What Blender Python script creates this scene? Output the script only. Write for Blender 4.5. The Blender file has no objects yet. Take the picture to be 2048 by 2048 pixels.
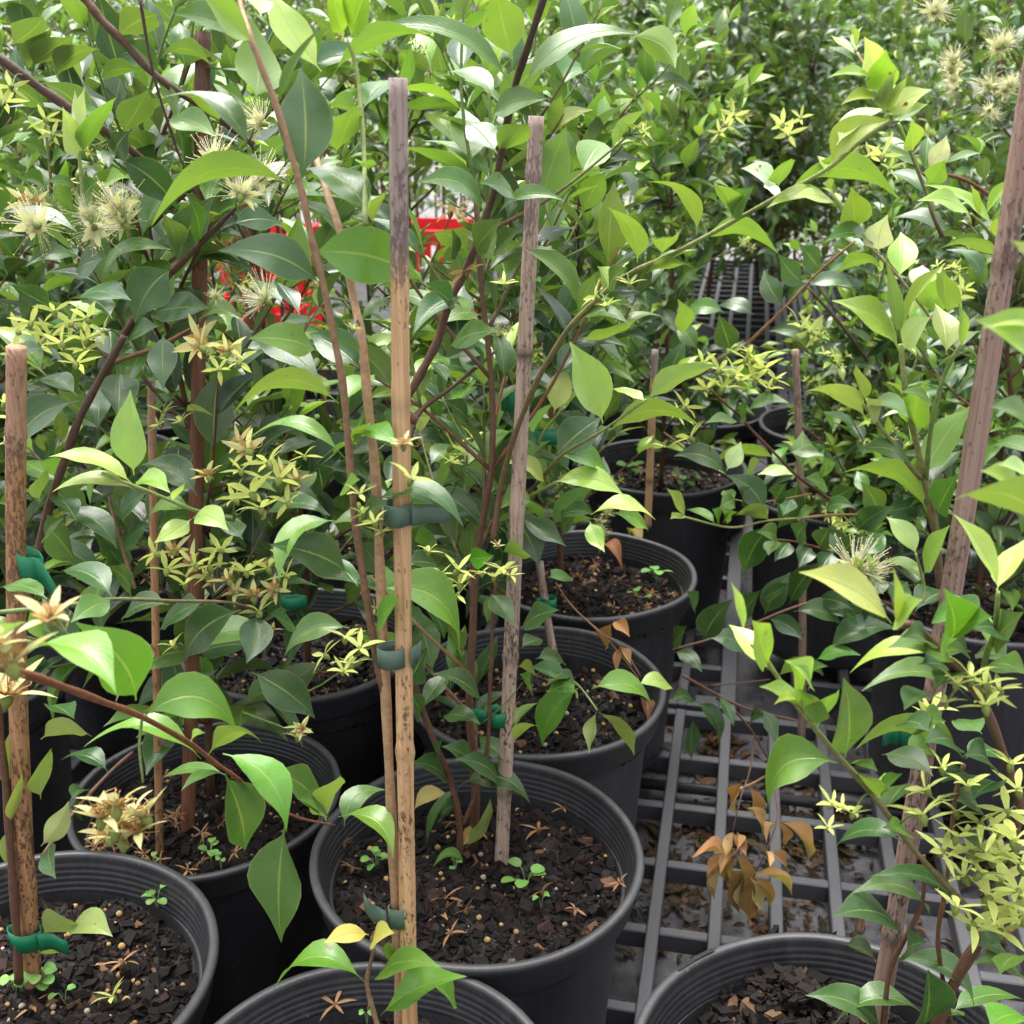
import bpy, math, random
import numpy as np
from mathutils import Vector, Matrix
R = math.radians
S = bpy.context.scene
COL = S.collection
random.seed(7)
rng = np.random.default_rng(7)

# ---------------------------------------------------------------- camera, sky, sun, exposure
PITCH, FPX, CZ = R(21.3), 2300.0, 0.93
cam_d = bpy.data.cameras.new('camera')
cam = bpy.data.objects.new('camera', cam_d)
COL.objects.link(cam)
cam.location = (0, 0, CZ)
cam.rotation_euler = (R(90) - PITCH, 0, 0)
cam_d.sensor_width = 36
cam_d.lens = 36 * FPX / 2048
cam_d.clip_start, cam_d.clip_end = 0.02, 200
cam_d.dof.use_dof = True
cam_d.dof.focus_distance = 0.86
cam_d.dof.aperture_fstop = 15
S.camera = cam

SUN_EL, SUN_AZ = R(70), R(-25)        # high, beyond the bench and a little to the left
w = bpy.data.worlds.new('World')
S.world = w
w.use_nodes = True
nt = w.node_tree
sky = nt.nodes.new('ShaderNodeTexSky')
sky.sky_type = 'NISHITA'
sky.sun_disc = False
sky.sun_elevation = SUN_EL
sky.sun_rotation = SUN_AZ
sky.air_density = 1.0
sky.dust_density = 3.0
hs = nt.nodes.new('ShaderNodeHueSaturation')
hs.inputs['Saturation'].default_value = 0.18
nt.links.new(sky.outputs[0], hs.inputs['Color'])
# overcast: the zenith about three times as bright as the horizon
sp_ = nt.nodes.new('ShaderNodeSeparateXYZ')
mr_ = nt.nodes.new('ShaderNodeMapRange'); nt.links.new(sp_.outputs[2], mr_.inputs[0])
mu_ = nt.nodes.new('ShaderNodeVectorMath'); mu_.operation = 'SCALE'
tcw = nt.nodes.new('ShaderNodeTexCoord'); nt.links.new(tcw.outputs['Generated'], sp_.inputs[0])
mr_.inputs[3].default_value, mr_.inputs[4].default_value = 0.36, 1.6
nt.links.new(hs.outputs[0], mu_.inputs[0]); nt.links.new(mr_.outputs[0], mu_.inputs['Scale'])
nt.links.new(mu_.outputs[0], nt.nodes['Background'].inputs[0])
nt.nodes['Background'].inputs[1].default_value = 0.15
sun_d = bpy.data.lights.new('sun', 'SUN')
sun_d.energy = 1.35
sun_d.angle = R(50)
sun_d.color = (1.0, 0.94, 0.83)
sun = bpy.data.objects.new('sun', sun_d)
COL.objects.link(sun)
sun.rotation_euler = Vector((math.sin(SUN_AZ) * math.cos(SUN_EL), math.cos(SUN_AZ) * math.cos(SUN_EL), math.sin(SUN_EL))).to_track_quat('Z', 'Y').to_euler()
S.view_settings.view_transform = 'Standard'
S.view_settings.look = 'None'
S.view_settings.gamma = 1
S.view_settings.exposure = 1.78

# ---------------------------------------------------------------- helpers
sP, cP = math.sin(PITCH), math.cos(PITCH)
TO = (0, 680, 1348)
TS = 700 / 1932

def src(c, r, x, y):
    return TO[c] + x * TS, TO[r] + y * TS

def pt(px, py, g):
    """photo pixel + ground distance g (m) -> world point"""
    u, v = (px - 1024) / FPX, (py - 1024) / FPX
    d = Vector((u, cP - v * sP, -sP - v * cP))
    return Vector((0, 0, CZ)) + d * (g / d.y)

def ptz(px, py, z):
    """photo pixel -> point on the level z"""
    u, v = (px - 1024) / FPX, (py - 1024) / FPX
    d = Vector((u, cP - v * sP, -sP - v * cP))
    return Vector((0, 0, CZ)) + d * ((z - CZ) / d.z)

def proj(P):
    P = np.asarray(P, float).reshape(-1, 3) - np.array((0, 0, CZ))
    Z = P[:, 1] * cP - P[:, 2] * sP
    U = P[:, 1] * sP + P[:, 2] * cP
    Z = np.maximum(Z, 1e-4)
    return 1024 + FPX * P[:, 0] / Z, 1024 - FPX * U / Z

def D(x):            # coordinates read off a 1932 px wide view of the photo
    return x * 2048 / 1932

class MB:
    """collects vertices, faces, per-vertex colour and uv, and links them as ONE mesh object"""
    def __init__(s):
        s.v, s.f, s.c, s.uv, s.n = [], [], [], [], 0
    def add(s, v, f, c=(.5, .5, .5), uv=None):
        v = np.asarray(v, float).reshape(-1, 3)
        k = len(v)
        c = np.asarray(c, float)
        if c.ndim == 1:
            c = np.repeat(c[None, :3], k, 0)
        s.v.append(v); s.c.append(c[:, :3])
        s.uv.append(np.zeros((k, 2)) if uv is None else np.asarray(uv, float))
        s.f.extend([tuple(int(i) + s.n for i in q) for q in f] if not isinstance(f, np.ndarray) else (f + s.n).tolist())
        s.n += k
    def mesh(s, name, m, smooth=True):
        me = bpy.data.meshes.new(name)
        v = np.concatenate(s.v) if s.v else np.zeros((0, 3))
        me.from_pydata(v.tolist(), [], s.f)
        if len(me.polygons):
            me.polygons.foreach_set('use_smooth', [smooth] * len(me.polygons))
        ca = me.color_attributes.new('tint', 'FLOAT_COLOR', 'POINT')
        c = np.concatenate(s.c); ca.data.foreach_set('color', np.c_[c, np.ones(len(c))].ravel())
        uv = np.concatenate(s.uv)
        idx = np.empty(len(me.loops), int); me.loops.foreach_get('vertex_index', idx)
        me.uv_layers.new(name='UVMap').data.foreach_set('uv', uv[idx].ravel())
        me.materials.append(m)
        me.update()
        return me
    def build(s, name, m, parent=None, smooth=True):
        o = bpy.data.objects.new(name, s.mesh(name, m, smooth))
        COL.objects.link(o)
        if parent is not None:
            o.parent = parent
        return o

def tag(o, label=None, cat=None, group=None, kind=None):
    if label: o['label'] = label
    if cat: o['category'] = cat
    if group: o['group'] = group
    if kind: o['kind'] = kind
    return o

def empty(name, loc=(0, 0, 0), rz=0, label=None, cat=None, group=None):
    o = bpy.data.objects.new(name, None)
    o.empty_display_size = .05
    COL.objects.link(o)
    o.location = loc
    o.rotation_euler = (0, 0, rz)
    return tag(o, label, cat, group)

def copy_tree(o, parent=None):
    c = o.copy(); COL.objects.link(c)
    if parent is not None: c.parent = parent
    for ch in list(o.children):
        copy_tree(ch, c)
    return c

def smooth_path(pts, k=4):
    pts = [np.asarray(p, float) for p in pts]
    if len(pts) < 3:
        return np.array([pts[0] + (pts[-1] - pts[0]) * t for t in np.linspace(0, 1, k + 1)])
    q = [2 * pts[0] - pts[1]] + pts + [2 * pts[-1] - pts[-2]]
    out = []
    for i in range(1, len(q) - 2):
        a, b, c, d = q[i - 1:i + 3]
        for t in np.arange(k) / k:
            out.append(.5 * (2 * b + (c - a) * t + (2 * a - 5 * b + 4 * c - d) * t * t + (3 * b - a - 3 * c + d) * t ** 3))
    out.append(pts[-1])
    return np.array(out)

def tube(mb, path, r0, r1, c0, c1=None, n=6, radii=None, cap=True):
    path = np.asarray(path, float); k = len(path)
    T = np.gradient(path, axis=0); T /= np.linalg.norm(T, axis=1)[:, None] + 1e-12
    ref = np.array((.3, .2, 1.)) if abs(T[0][2]) < .8 else np.array((1., .2, .1))
    A = np.cross(T, ref); A /= np.linalg.norm(A, axis=1)[:, None] + 1e-12
    B = np.cross(T, A)
    rad = np.linspace(r0, r1, k) if radii is None else np.asarray(radii)
    th = np.arange(n) * 2 * math.pi / n
    V = path[:, None] + rad[:, None, None] * (np.cos(th)[None, :, None] * A[:, None] + np.sin(th)[None, :, None] * B[:, None])
    L = np.r_[0, np.cumsum(np.linalg.norm(np.diff(path, axis=0), axis=1))]
    c0 = np.asarray(c0, float); c1 = c0 if c1 is None else np.asarray(c1, float)
    cc = c0 + (c1 - c0) * np.linspace(0, 1, k)[:, None]
    F = [(i * n + j, i * n + (j + 1) % n, (i + 1) * n + (j + 1) % n, (i + 1) * n + j) for i in range(k - 1) for j in range(n)]
    if cap:
        F.append(tuple(range(n))[::-1]); F.append(tuple((k - 1) * n + j for j in range(n)))
    uv = np.stack([np.repeat(np.arange(n)[None] / n, k, 0), np.repeat(L[:, None], n, 1)], -1).reshape(-1, 2)
    mb.add(V.reshape(-1, 3), F, np.repeat(cc, n, 0), uv)

# leaf outline: half width along the length (petiole, broad ovate blade, drawn-out drip tip)
LT = np.array((0, .07, .12, .2, .32, .46, .6, .72, .82, .9, .96, 1.))
LW = np.array((.035, .045, .22, .58, .9, 1., .9, .68, .4, .19, .09, .012))
LT2 = np.array((0, .1, .25, .45, .65, .82, 1.)); LW2 = np.array((.04, .12, .74, 1., .8, .4, .012))
ST = np.array((0, .15, .4, .6, .8, 1.)); SW = np.array((.5, .7, 1., .85, .5, .03))

def leaves(mb, P0, P1, P2, N, W, fold, C, nv=4, prof=(LT, LW), wave=0.0):
    """a batch of leaf blades; P0 P1 P2: bezier midrib (n,3), N: upper-side normal, W: full width"""
    P0, P1, P2, N = [np.asarray(a, float).reshape(-1, 3) for a in (P0, P1, P2, N)]
    n = len(P0)
    if n == 0: return
    W = np.broadcast_to(np.asarray(W, float), (n,)); fold = np.broadcast_to(np.asarray(fold, float), (n,))
    C = np.broadcast_to(np.asarray(C, float), (n, 3))
    t, hw = prof
    k = len(t)
    tt = t[None, :, None]
    c = (1 - tt) ** 2 * P0[:, None] + 2 * tt * (1 - tt) * P1[:, None] + tt ** 2 * P2[:, None]
    T = 2 * (1 - tt) * (P1 - P0)[:, None] + 2 * tt * (P2 - P1)[:, None]
    T /= np.linalg.norm(T, axis=2)[..., None] + 1e-9
    s = np.cross(T, N[:, None]); s /= np.linalg.norm(s, axis=2)[..., None] + 1e-9
    nn = np.cross(s, T)
    xs = np.linspace(-1, 1, nv + 1)
    h = (W / 2)[:, None] * hw[None]
    ph = rng.uniform(0, 6.28, (n, 1, 1)); am = rng.uniform(.3, 1, (n, 1, 1)) * wave
    wv = am * np.sin(t[None, :, None] * 9 + ph + xs[None, None] * 1.3) * np.abs(xs)[None, None] * h[..., None]
    ang = fold[:, None, None] * np.ones((1, k, nv + 1))
    lat = xs[None, None] * h[..., None] * np.cos(ang)
    up = np.abs(xs)[None, None] ** 1.25 * h[..., None] * np.sin(ang) + wv
    V = c[:, :, None] + s[:, :, None] * lat[..., None] + nn[:, :, None] * up[..., None]
    base = (np.arange(n) * k * (nv + 1))[:, None, None]
    i = np.arange(k - 1)[:, None] * (nv + 1) + np.arange(nv)[None]
    q = np.stack([i, i + 1, i + nv + 2, i + nv + 1], -1).reshape(-1, 4)
    F = (base + q[None]).reshape(-1, 4)
    uv = np.broadcast_to(np.stack(np.meshgrid(xs * .5 + .5, t), -1)[None], (n, k, nv + 1, 2)).reshape(-1, 2)
    mb.add(V.reshape(-1, 3), F, np.repeat(C, k * (nv + 1), 0), uv)

# ---------------------------------------------------------------- materials
def mat(name):
    m = bpy.data.materials.new(name); m.use_nodes = True
    nt = m.node_tree
    return m, nt, nt.nodes['Principled BSDF'], nt.nodes.new, nt.links.new

def ramp(nt, stops):
    r = nt.nodes.new('ShaderNodeValToRGB')
    e = r.color_ramp.elements
    e[0].position, e[0].color = stops[0][0], (*stops[0][1], 1)
    e[1].position, e[1].color = stops[-1][0], (*stops[-1][1], 1)
    for p, c in stops[1:-1]:
        x = e.new(p); x.color = (*c, 1)
    return r

def mathn(nt, op, a, b=None, clamp=False):
    n = nt.nodes.new('ShaderNodeMath'); n.operation = op; n.use_clamp = clamp
    for i, x in enumerate((a, b)):
        if x is None: continue
        if isinstance(x, (int, float)): n.inputs[i].default_value = x
        else: nt.links.new(x, n.inputs[i])
    return n.outputs[0]

def mix(nt, f, a, b, mode='MIX'):
    n = nt.nodes.new('ShaderNodeMix'); n.data_type = 'RGBA'; n.blend_type = mode
    for i, x in ((0, f), (6, a), (7, b)):
        if isinstance(x, (int, float)): n.inputs[i].default_value = x
        elif isinstance(x, tuple): n.inputs[i].default_value = (*x, 1)
        else: nt.links.new(x, n.inputs[i])
    return n.outputs[2]

def noise(nt, vec, scale, detail=3, rough=.5):
    n = nt.nodes.new('ShaderNodeTexNoise')
    n.inputs['Scale'].default_value = scale; n.inputs['Detail'].default_value = detail; n.inputs['Roughness'].default_value = rough
    if vec is not None: nt.links.new(vec, n.inputs['Vector'])
    return n.outputs[0]

def bump(nt, h, strength, dist, bsdf):
    b = nt.nodes.new('ShaderNodeBump'); b.inputs['Strength'].default_value = strength; b.inputs['Distance'].default_value = dist
    nt.links.new(h, b.inputs['Height'])
    for x in (bsdf if isinstance(bsdf, (list, tuple)) else [bsdf]): nt.links.new(b.outputs[0], x.inputs['Normal'])
    return b

def attr(nt):
    a = nt.nodes.new('ShaderNodeAttribute'); a.attribute_name = 'tint'
    return a.outputs[0]

def stretch(nt, sx, sy, sz, kind='Object'):
    tc = nt.nodes.new('ShaderNodeTexCoord'); mp = nt.nodes.new('ShaderNodeMapping')
    mp.inputs['Scale'].default_value = (sx, sy, sz)
    nt.links.new(tc.outputs[kind], mp.inputs[0])
    return mp.outputs[0]

def leaf_material(name, rough, transl, spec=.5, glow=(1.4, 1.5, .55), pale=.28):
    m, nt, b, N, L = mat(name)
    col = attr(nt)
    tc = N('ShaderNodeTexCoord')
    sep = N('ShaderNodeSeparateXYZ'); L(tc.outputs['UV'], sep.inputs[0])
    du = mathn(nt, 'ABSOLUTE', mathn(nt, 'SUBTRACT', sep.outputs[0], .5))
    mid = mathn(nt, 'SUBTRACT', 1, mathn(nt, 'DIVIDE', du, .035), True)
    sv = mathn(nt, 'SINE', mathn(nt, 'MULTIPLY', mathn(nt, 'SUBTRACT', sep.outputs[1], mathn(nt, 'MULTIPLY', du, .55)), 95.0))
    sv = mathn(nt, 'MULTIPLY', mathn(nt, 'SUBTRACT', sv, .6, True), 1.0, True)
    n1 = noise(nt, tc.outputs['Object'], 55, 3)
    n2 = noise(nt, tc.outputs['Object'], 420, 2)
    c = mix(nt, mathn(nt, 'MULTIPLY', mathn(nt, 'SUBTRACT', n1, .42, True), 1.6, True), col, mix(nt, 1., col, (1.45, 1.28, .9), 'MULTIPLY'))
    c = mix(nt, mathn(nt, 'MULTIPLY', n2, .3), c, mix(nt, 1., c, (.7, .75, .7), 'MULTIPLY'))
    c = mix(nt, mathn(nt, 'MULTIPLY', sv, .35), c, mix(nt, 1., c, (1.35, 1.3, 1.2), 'MULTIPLY'))
    sp = noise(nt, tc.outputs['Object'], 150, 2, .4)
    c = mix(nt, mathn(nt, 'MULTIPLY', mathn(nt, 'SUBTRACT', sp, .735, True), 30, True), c, (.16, .085, .03))
    du2 = noise(nt, tc.outputs['Object'], 23, 4, .6)
    c = mix(nt, mathn(nt, 'MULTIPLY', mathn(nt, 'SUBTRACT', du2, .52, True), 1.5, True), c, mix(nt, .35, c, (.30, .33, .24)))
    edge = mathn(nt, 'MULTIPLY', mathn(nt, 'SUBTRACT', du, .468, True), 26, True)
    c = mix(nt, mathn(nt, 'MULTIPLY', edge, .4), c, (.36, .40, .14))
    vein = mix(nt, .62, col, (.42, .50, .13))
    c = mix(nt, mathn(nt, 'MULTIPLY', mid, .75), c, vein)
    geo = N('ShaderNodeNewGeometry')
    under = mix(nt, pale, c, (.24, .33, .13))
    c = mix(nt, geo.outputs['Backfacing'], c, under)
    L(c, b.inputs['Base Color'])
    r = mathn(nt, 'ADD', mathn(nt, 'MULTIPLY', geo.outputs['Backfacing'], .22), mathn(nt, 'ADD', rough - .06, mathn(nt, 'MULTIPLY', n1, .14)))
    L(r, b.inputs['Roughness'])
    b.inputs['Specular IOR Level'].default_value = spec
    hgt = mathn(nt, 'ADD', mathn(nt, 'MULTIPLY', mid, -.6), mathn(nt, 'ADD', mathn(nt, 'MULTIPLY', sv, -.14), mathn(nt, 'MULTIPLY', n1, .9)))
    tr = N('ShaderNodeBsdfTranslucent')
    L(mix(nt, 1., c, glow, 'MULTIPLY'), tr.inputs[0])
    bump(nt, hgt, .5, .0012, [b, tr])
    mx = N('ShaderNodeMixShader'); mx.inputs[0].default_value = transl
    L(b.outputs[0], mx.inputs[1]); L(tr.outputs[0], mx.inputs[2])
    L(mx.outputs[0], nt.nodes['Material Output'].inputs[0])
    return m
M_LEAF = leaf_material('glossy_leaf', .28, .24, .6)
M_DRY = leaf_material('dry_leaf', .62, .2, .25)
M_PETAL = leaf_material('sepal', .5, .35, .3, (1.1, 1.15, .95), 0.)

def simple_tint(name, rough, nscale, amount, bd=.0008, strength=.5, st=None, spec=.4):
    m, nt, b, N, L = mat(name)
    vec = stretch(nt, *(st or (1, 1, 1)))
    n = noise(nt, vec, nscale, 4, .6)
    c = mix(nt, mathn(nt, 'MULTIPLY', mathn(nt, 'SUBTRACT', n, .35, True), amount * 2.4, True), attr(nt), mix(nt, 1., attr(nt), (.42, .38, .36), 'MULTIPLY'))
    L(c, b.inputs['Base Color'])
    b.inputs['Roughness'].default_value = rough
    b.inputs['Specular IOR Level'].default_value = spec
    bump(nt, n, strength, bd, b)
    return m
M_TWIG = simple_tint('twig_bark', .6, 260, .8, .0008, .6)
M_CHIP = simple_tint('bark_chip', .8, 240, .6, .001, .6, spec=.18)
M_STAMEN = simple_tint('stamen', .6, 50, .1, .0001, .1)
M_SEED = leaf_material('seedling_leaf', .45, .3, .4)

def bamboo(name, lo, hi, spots, dark=(.035, .024, .018)):
    m, nt, b, N, L = mat(name)
    a = attr(nt)                                   # r: height 0..1 along the cane
    sep = N('ShaderNodeSeparateColor'); L(a, sep.inputs[0])
    rp = ramp(nt, [(0, lo), (.5, tuple(.85 * x + .15 * y for x, y in zip(lo, hi))), (.85, tuple(.8 * x + .2 * y for x, y in zip(lo, hi))), (.885, hi), (1, hi)]); L(sep.outputs[0], rp.inputs[0])
    fib = noise(nt, stretch(nt, 420, 420, 9), 1, 4, .6)
    c = mix(nt, mathn(nt, 'MULTIPLY', mathn(nt, 'SUBTRACT', fib, .4, True), 2.2, True), rp.outputs[0], mix(nt, 1., rp.outputs[0], (.42, .37, .35), 'MULTIPLY'))
    sp = noise(nt, stretch(nt, 430, 430, 150), 1, 5, .74)
    big = noise(nt, stretch(nt, 28, 28, 14), 1, 2)
    s = mathn(nt, 'MULTIPLY', mathn(nt, 'SUBTRACT', mathn(nt, 'ADD', sp, mathn(nt, 'MULTIPLY', mathn(nt, 'SUBTRACT', big, .5), .55)), 1 - spots, True), 16, True)
    c = mix(nt, mathn(nt, 'MULTIPLY', s, mathn(nt, 'SUBTRACT', 1.0, mathn(nt, 'MULTIPLY', sep.outputs[0], .6))), c, dark)
    c = mix(nt, sep.outputs[1], c, (.09, .06, .045))   # g: node ring
    L(c, b.inputs['Base Color'])
    b.inputs['Roughness'].default_value = .62
    b.inputs['Specular IOR Level'].default_value = .3
    bump(nt, mathn(nt, 'ADD', fib, mathn(nt, 'MULTIPLY', s, -.4)), .9, .0014, b)
    return m
M_CANE = [bamboo('cane_tan', (.66, .40, .19), (.36, .28, .25), .415),
          bamboo('cane_grey', (.45, .33, .26), (.42, .31, .265), .455),
          bamboo('cane_brown', (.20, .085, .045), (.16, .08, .06), .36),
          bamboo('cane_dark_tan', (.42, .22, .10), (.40, .235, .15), .46),
          bamboo('cane_pale', (.32, .215, .175), (.34, .22, .175), .44)]

def plastic(name, col, rough, dust=.25):
    m, nt, b, N, L = mat(name)
    tc = N('ShaderNodeTexCoord')
    n = noise(nt, tc.outputs['Object'], 9, 5, .65)
    fine = noise(nt, stretch(nt, 160, 160, 9), 1, 3)
    sp = noise(nt, tc.outputs['Object'], 330, 2)
    c = mix(nt, mathn(nt, 'MULTIPLY', mathn(nt, 'SUBTRACT', n, .4, True), 2, True), col, tuple(x * 1.55 + .006 for x in col))
    c = mix(nt, mathn(nt, 'MULTIPLY', mathn(nt, 'SUBTRACT', fine, .45, True), dust * 2, True), c, (.10, .095, .10))
    c = mix(nt, mathn(nt, 'MULTIPLY', mathn(nt, 'SUBTRACT', sp, .71, True), 9, True), c, (.26, .24, .22))
    sc = noise(nt, stretch(nt, 26, 26, 5), 1, 6, .75)
    c = mix(nt, mathn(nt, 'MULTIPLY', mathn(nt, 'SUBTRACT', sc, .56, True), 2.4, True), c, tuple(x * 2.2 + .02 for x in col))
    st_ = noise(nt, tc.outputs['Object'], 75, 5, .8)
    c = mix(nt, mathn(nt, 'MULTIPLY', mathn(nt, 'SUBTRACT', st_, .66, True), 6, True), c, (.06, .045, .035))
    ge = N('ShaderNodeNewGeometry')                    # worn convex edges
    wr = mathn(nt, 'MULTIPLY', mathn(nt, 'SUBTRACT', mathn(nt, 'ADD', ge.outputs['Pointiness'], mathn(nt, 'MULTIPLY', sc, .05)), .556, True), 12, True)
    c = mix(nt, mathn(nt, 'MULTIPLY', wr, .55), c, tuple(x * 3 + .035 for x in col))
    L(c, b.inputs['Base Color'])
    L(mathn(nt, 'ADD', mathn(nt, 'MULTIPLY', n, .25), rough - .12), b.inputs['Roughness'])
    bump(nt, mathn(nt, 'ADD', n, mathn(nt, 'MULTIPLY', fine, .2)), .12, .002, b)
    return m
M_POT = plastic('pot_plastic', (.020, .020, .023), .46)
M_GRID = plastic('bench_plastic', (.017, .0168, .020), .45, .22)
M_RED = plastic('red_plastic', (.36, .008, .011), .5, .05)

def soil_material():
    m, nt, b, N, L = mat('potting_mix')
    tc = N('ShaderNodeTexCoord')
    n = noise(nt, tc.outputs['Object'], 60, 6, .7)
    v = N('ShaderNodeTexVoronoi'); v.inputs['Scale'].default_value = 210; L(tc.outputs['Object'], v.inputs[0])
    rp = ramp(nt, [(.3, (.004, .0035, .003)), (.55, (.011, .008, .0065)), (.75, (.026, .016, .012))]); L(n, rp.inputs[0])
    L(rp.outputs[0], b.inputs['Base Color']); b.inputs['Roughness'].default_value = .75
    bump(nt, mathn(nt, 'ADD', n, v.outputs[0]), .9, .004, b)
    return m
M_SOIL = soil_material()

def matting():
    m, nt, b, N, L = mat('weed_mat')
    tc = N('ShaderNodeTexCoord')
    wx = N('ShaderNodeTexWave'); wx.inputs['Scale'].default_value = 90; L(tc.outputs['Object'], wx.inputs[0])
    n = noise(nt, tc.outputs['Object'], 14, 6, .7); n2 = noise(nt, tc.outputs['Object'], 70, 5, .7)
    c = mix(nt, mathn(nt, 'MULTIPLY', mathn(nt, 'SUBTRACT', n, .42, True), 5, True), (.040, .039, .046), (.095, .092, .105))
    c = mix(nt, mathn(nt, 'MULTIPLY', mathn(nt, 'SUBTRACT', n2, .56, True), 9, True), c, (.035, .02, .013))
    L(c, b.inputs['Base Color'])
    L(mathn(nt, 'ADD', mathn(nt, 'MULTIPLY', n, -.5), .75), b.inputs['Roughness'])
    bump(nt, mathn(nt, 'ADD', n2, mathn(nt, 'MULTIPLY', wx.outputs[1], .2)), .5, .002, b)
    return m
M_MAT = matting()

def concrete():
    m, nt, b, N, L = mat('pale_concrete')
    tc = N('ShaderNodeTexCoord')
    n = noise(nt, tc.outputs['Object'], 5, 7, .65)
    rp = ramp(nt, [(.3, (.10, .092, .094)), (.7, (.17, .155, .16))]); L(n, rp.inputs[0])
    L(rp.outputs[0], b.inputs['Base Color']); b.inputs['Roughness'].default_value = .8
    bump(nt, n, .3, .004, b)
    return m
M_CONC = concrete()

def tape(name, col, alpha_rough):
    m, nt, b, N, L = mat(name)
    n = noise(nt, stretch(nt, 300, 300, 1200), 1, 2)
    L(mix(nt, mathn(nt, 'MULTIPLY', n, .5), col, tuple(min(1, x * 1.5 + .01) for x in col)), b.inputs['Base Color'])
    b.inputs['Roughness'].default_value = alpha_rough
    tr = N('ShaderNodeBsdfTranslucent'); tr.inputs[0].default_value = (*[min(1, x * 1.4) for x in col], 1)
    mx = N('ShaderNodeMixShader'); mx.inputs[0].default_value = .25
    L(b.outputs[0], mx.inputs[1]); L(tr.outputs[0], mx.inputs[2]); L(mx.outputs[0], nt.nodes['Material Output'].inputs[0])
    return m
M_TIE = tape('green_tape', (.006, .17, .075), .36)
M_TIEG = tape('grey_green_tape', (.10, .16, .12), .35)

LC = {'d': (.044, .102, .032), 'D': (.016, .048, .02), 'm': (.078, .162, .036), 'b': (.115, .25, .034), 'u': (.155, .265, .032),  # u: leaf underside, its backlit glow put into the colour
      'l': (.25, .38, .060), 'L': (.33, .45, .115), 'p': (.42, .52, .23), 'P': (.22, .30, .085), 'G': (.21, .31, .17), 'o': (.075, .135, .02),
      'k': (.36, .19, .085), 'K': (.46, .28, .14), 'Y': (.58, .52, .13), 'X': (.09, .33, .015), 'w': (.62, .68, .52)}
UNDER = set('uoPG')
BROWN, DBROWN, TAN, LIME, GREENST, RED = (.13, .062, .036), (.06, .032, .024), (.42, .26, .145), (.26, .33, .10), (.14, .21, .06), (.17, .062, .03)
SC = {'B': BROWN, 'D': DBROWN, 'T': TAN, 'L': LIME, 'G': GREENST, 'R': RED, 'O': (.23, .11, .05)}
# ---------------------------------------------------------------- setting
ROW = R(11.5)                                            # the bench runs 13 degrees to the right
rv = np.array((math.sin(ROW), math.cos(ROW)))          # along the bench
cv = np.array((math.cos(ROW), -math.sin(ROW)))         # across it
def sheet(name, x0, x1, y0, y1, z, m, n=1):
    mb = MB(); mb.add([(x0, y0, z), (x1, y0, z), (x1, y1, z), (x0, y1, z)], [(0, 1, 2, 3)])
    o = mb.build(name, m, None, False); o['kind'] = 'structure'; return o
sheet('ground', -60, 60, -20, 120, -.40, M_CONC)
sheet('weed_mat', -3.2, 4.5, -.6, 6.4, -.075, M_MAT)

def box(mb, x0, x1, y0, y1, z0, z1, c=(.5, .5, .5)):
    v = [(x, y, z) for z in (z0, z1) for y in (y0, y1) for x in (x0, x1)]
    mb.add(v, [(0, 2, 3, 1), (4, 5, 7, 6), (0, 1, 5, 4), (2, 6, 7, 3), (0, 4, 6, 2), (1, 3, 7, 5)], c)

def bench_panel(a0, b0, na, nb, label, edge_right=False):
    """slotted plastic panel: na cells across, nb cells along; cell 70 x 122 mm, bar 16 mm"""
    ca, cb, bw, th = .070, .122, .0150, .026
    t = empty('slotted_bench', (0, 0, 0), -ROW, label, 'slotted bench', 'slotted plastic bench panels')
    A, Bv = na * ca, nb * cb
    fr = MB()
    for i in range(na + 1):
        wv = bw * (1.7 if i in (0, na) else 1)
        box(fr, a0 + i * ca - wv / 2, a0 + i * ca + wv / 2, b0 - bw / 2, b0 + Bv + bw / 2, -th, 0)
    for j in range(nb + 1):
        wv = bw * .92
        for i in range(na):
            l = a0 + i * ca + bw * (.85 if i == 0 else .5); r = a0 + (i + 1) * ca - bw * (.85 if i == na - 1 else .5)
            box(fr, l - .0004, r + .0004, b0 + j * cb - wv / 2, b0 + j * cb + wv / 2, -th + .0006, -.0008)
    f = fr.build('grating', M_GRID, t, False)
    bv = f.modifiers.new('edge', 'BEVEL'); bv.width = .0014; bv.segments = 1
    for x in (a0 + .03, a0 + A - .03):
        for y in (b0 + .05, b0 + Bv - .05):
            lg = MB(); box(lg, x - .02, x + .02, y - .02, y + .02, -.0745, -th - .0005)
            lg.build('foot', M_GRID, t, False)
    return t
# bench coordinates: a across, b along (rotated by ROW)
def ab(px, py, z=0.):
    p = ptz(D(px), D(py), z); return p.x * cv[0] + p.y * cv[1], p.x * rv[0] + p.y * rv[1]
a_edge, b_edge = ab(1372, 1215)
ca0, cb0 = ab(1355, 1639)
A0 = ca0 - 14 * .070
B0 = cb0 - 8 * .122
nb_front = 11
bench_panel(A0, B0, 26, nb_front, 'slotted black plastic panel in front, bare beside the main pot')
B1 = B0 + nb_front * .122 + .03
na2 = int(round((a_edge - A0) / .070))
bench_panel(A0, B1, na2, 12, 'slotted panel under the pots behind, ending at the aisle')
bench_panel(A0 - .07 * 22, B0, 21, 24, 'slotted panel at far left under the back pots')
bench_panel(A0, B1 + 12 * .122 + .03, na2 + 6, 24, 'pale slotted panel seen far down the aisle')
bench_panel(a_edge + .12, B1 + .1, 22, 36, 'slotted panel under the bushes on the right')
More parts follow.
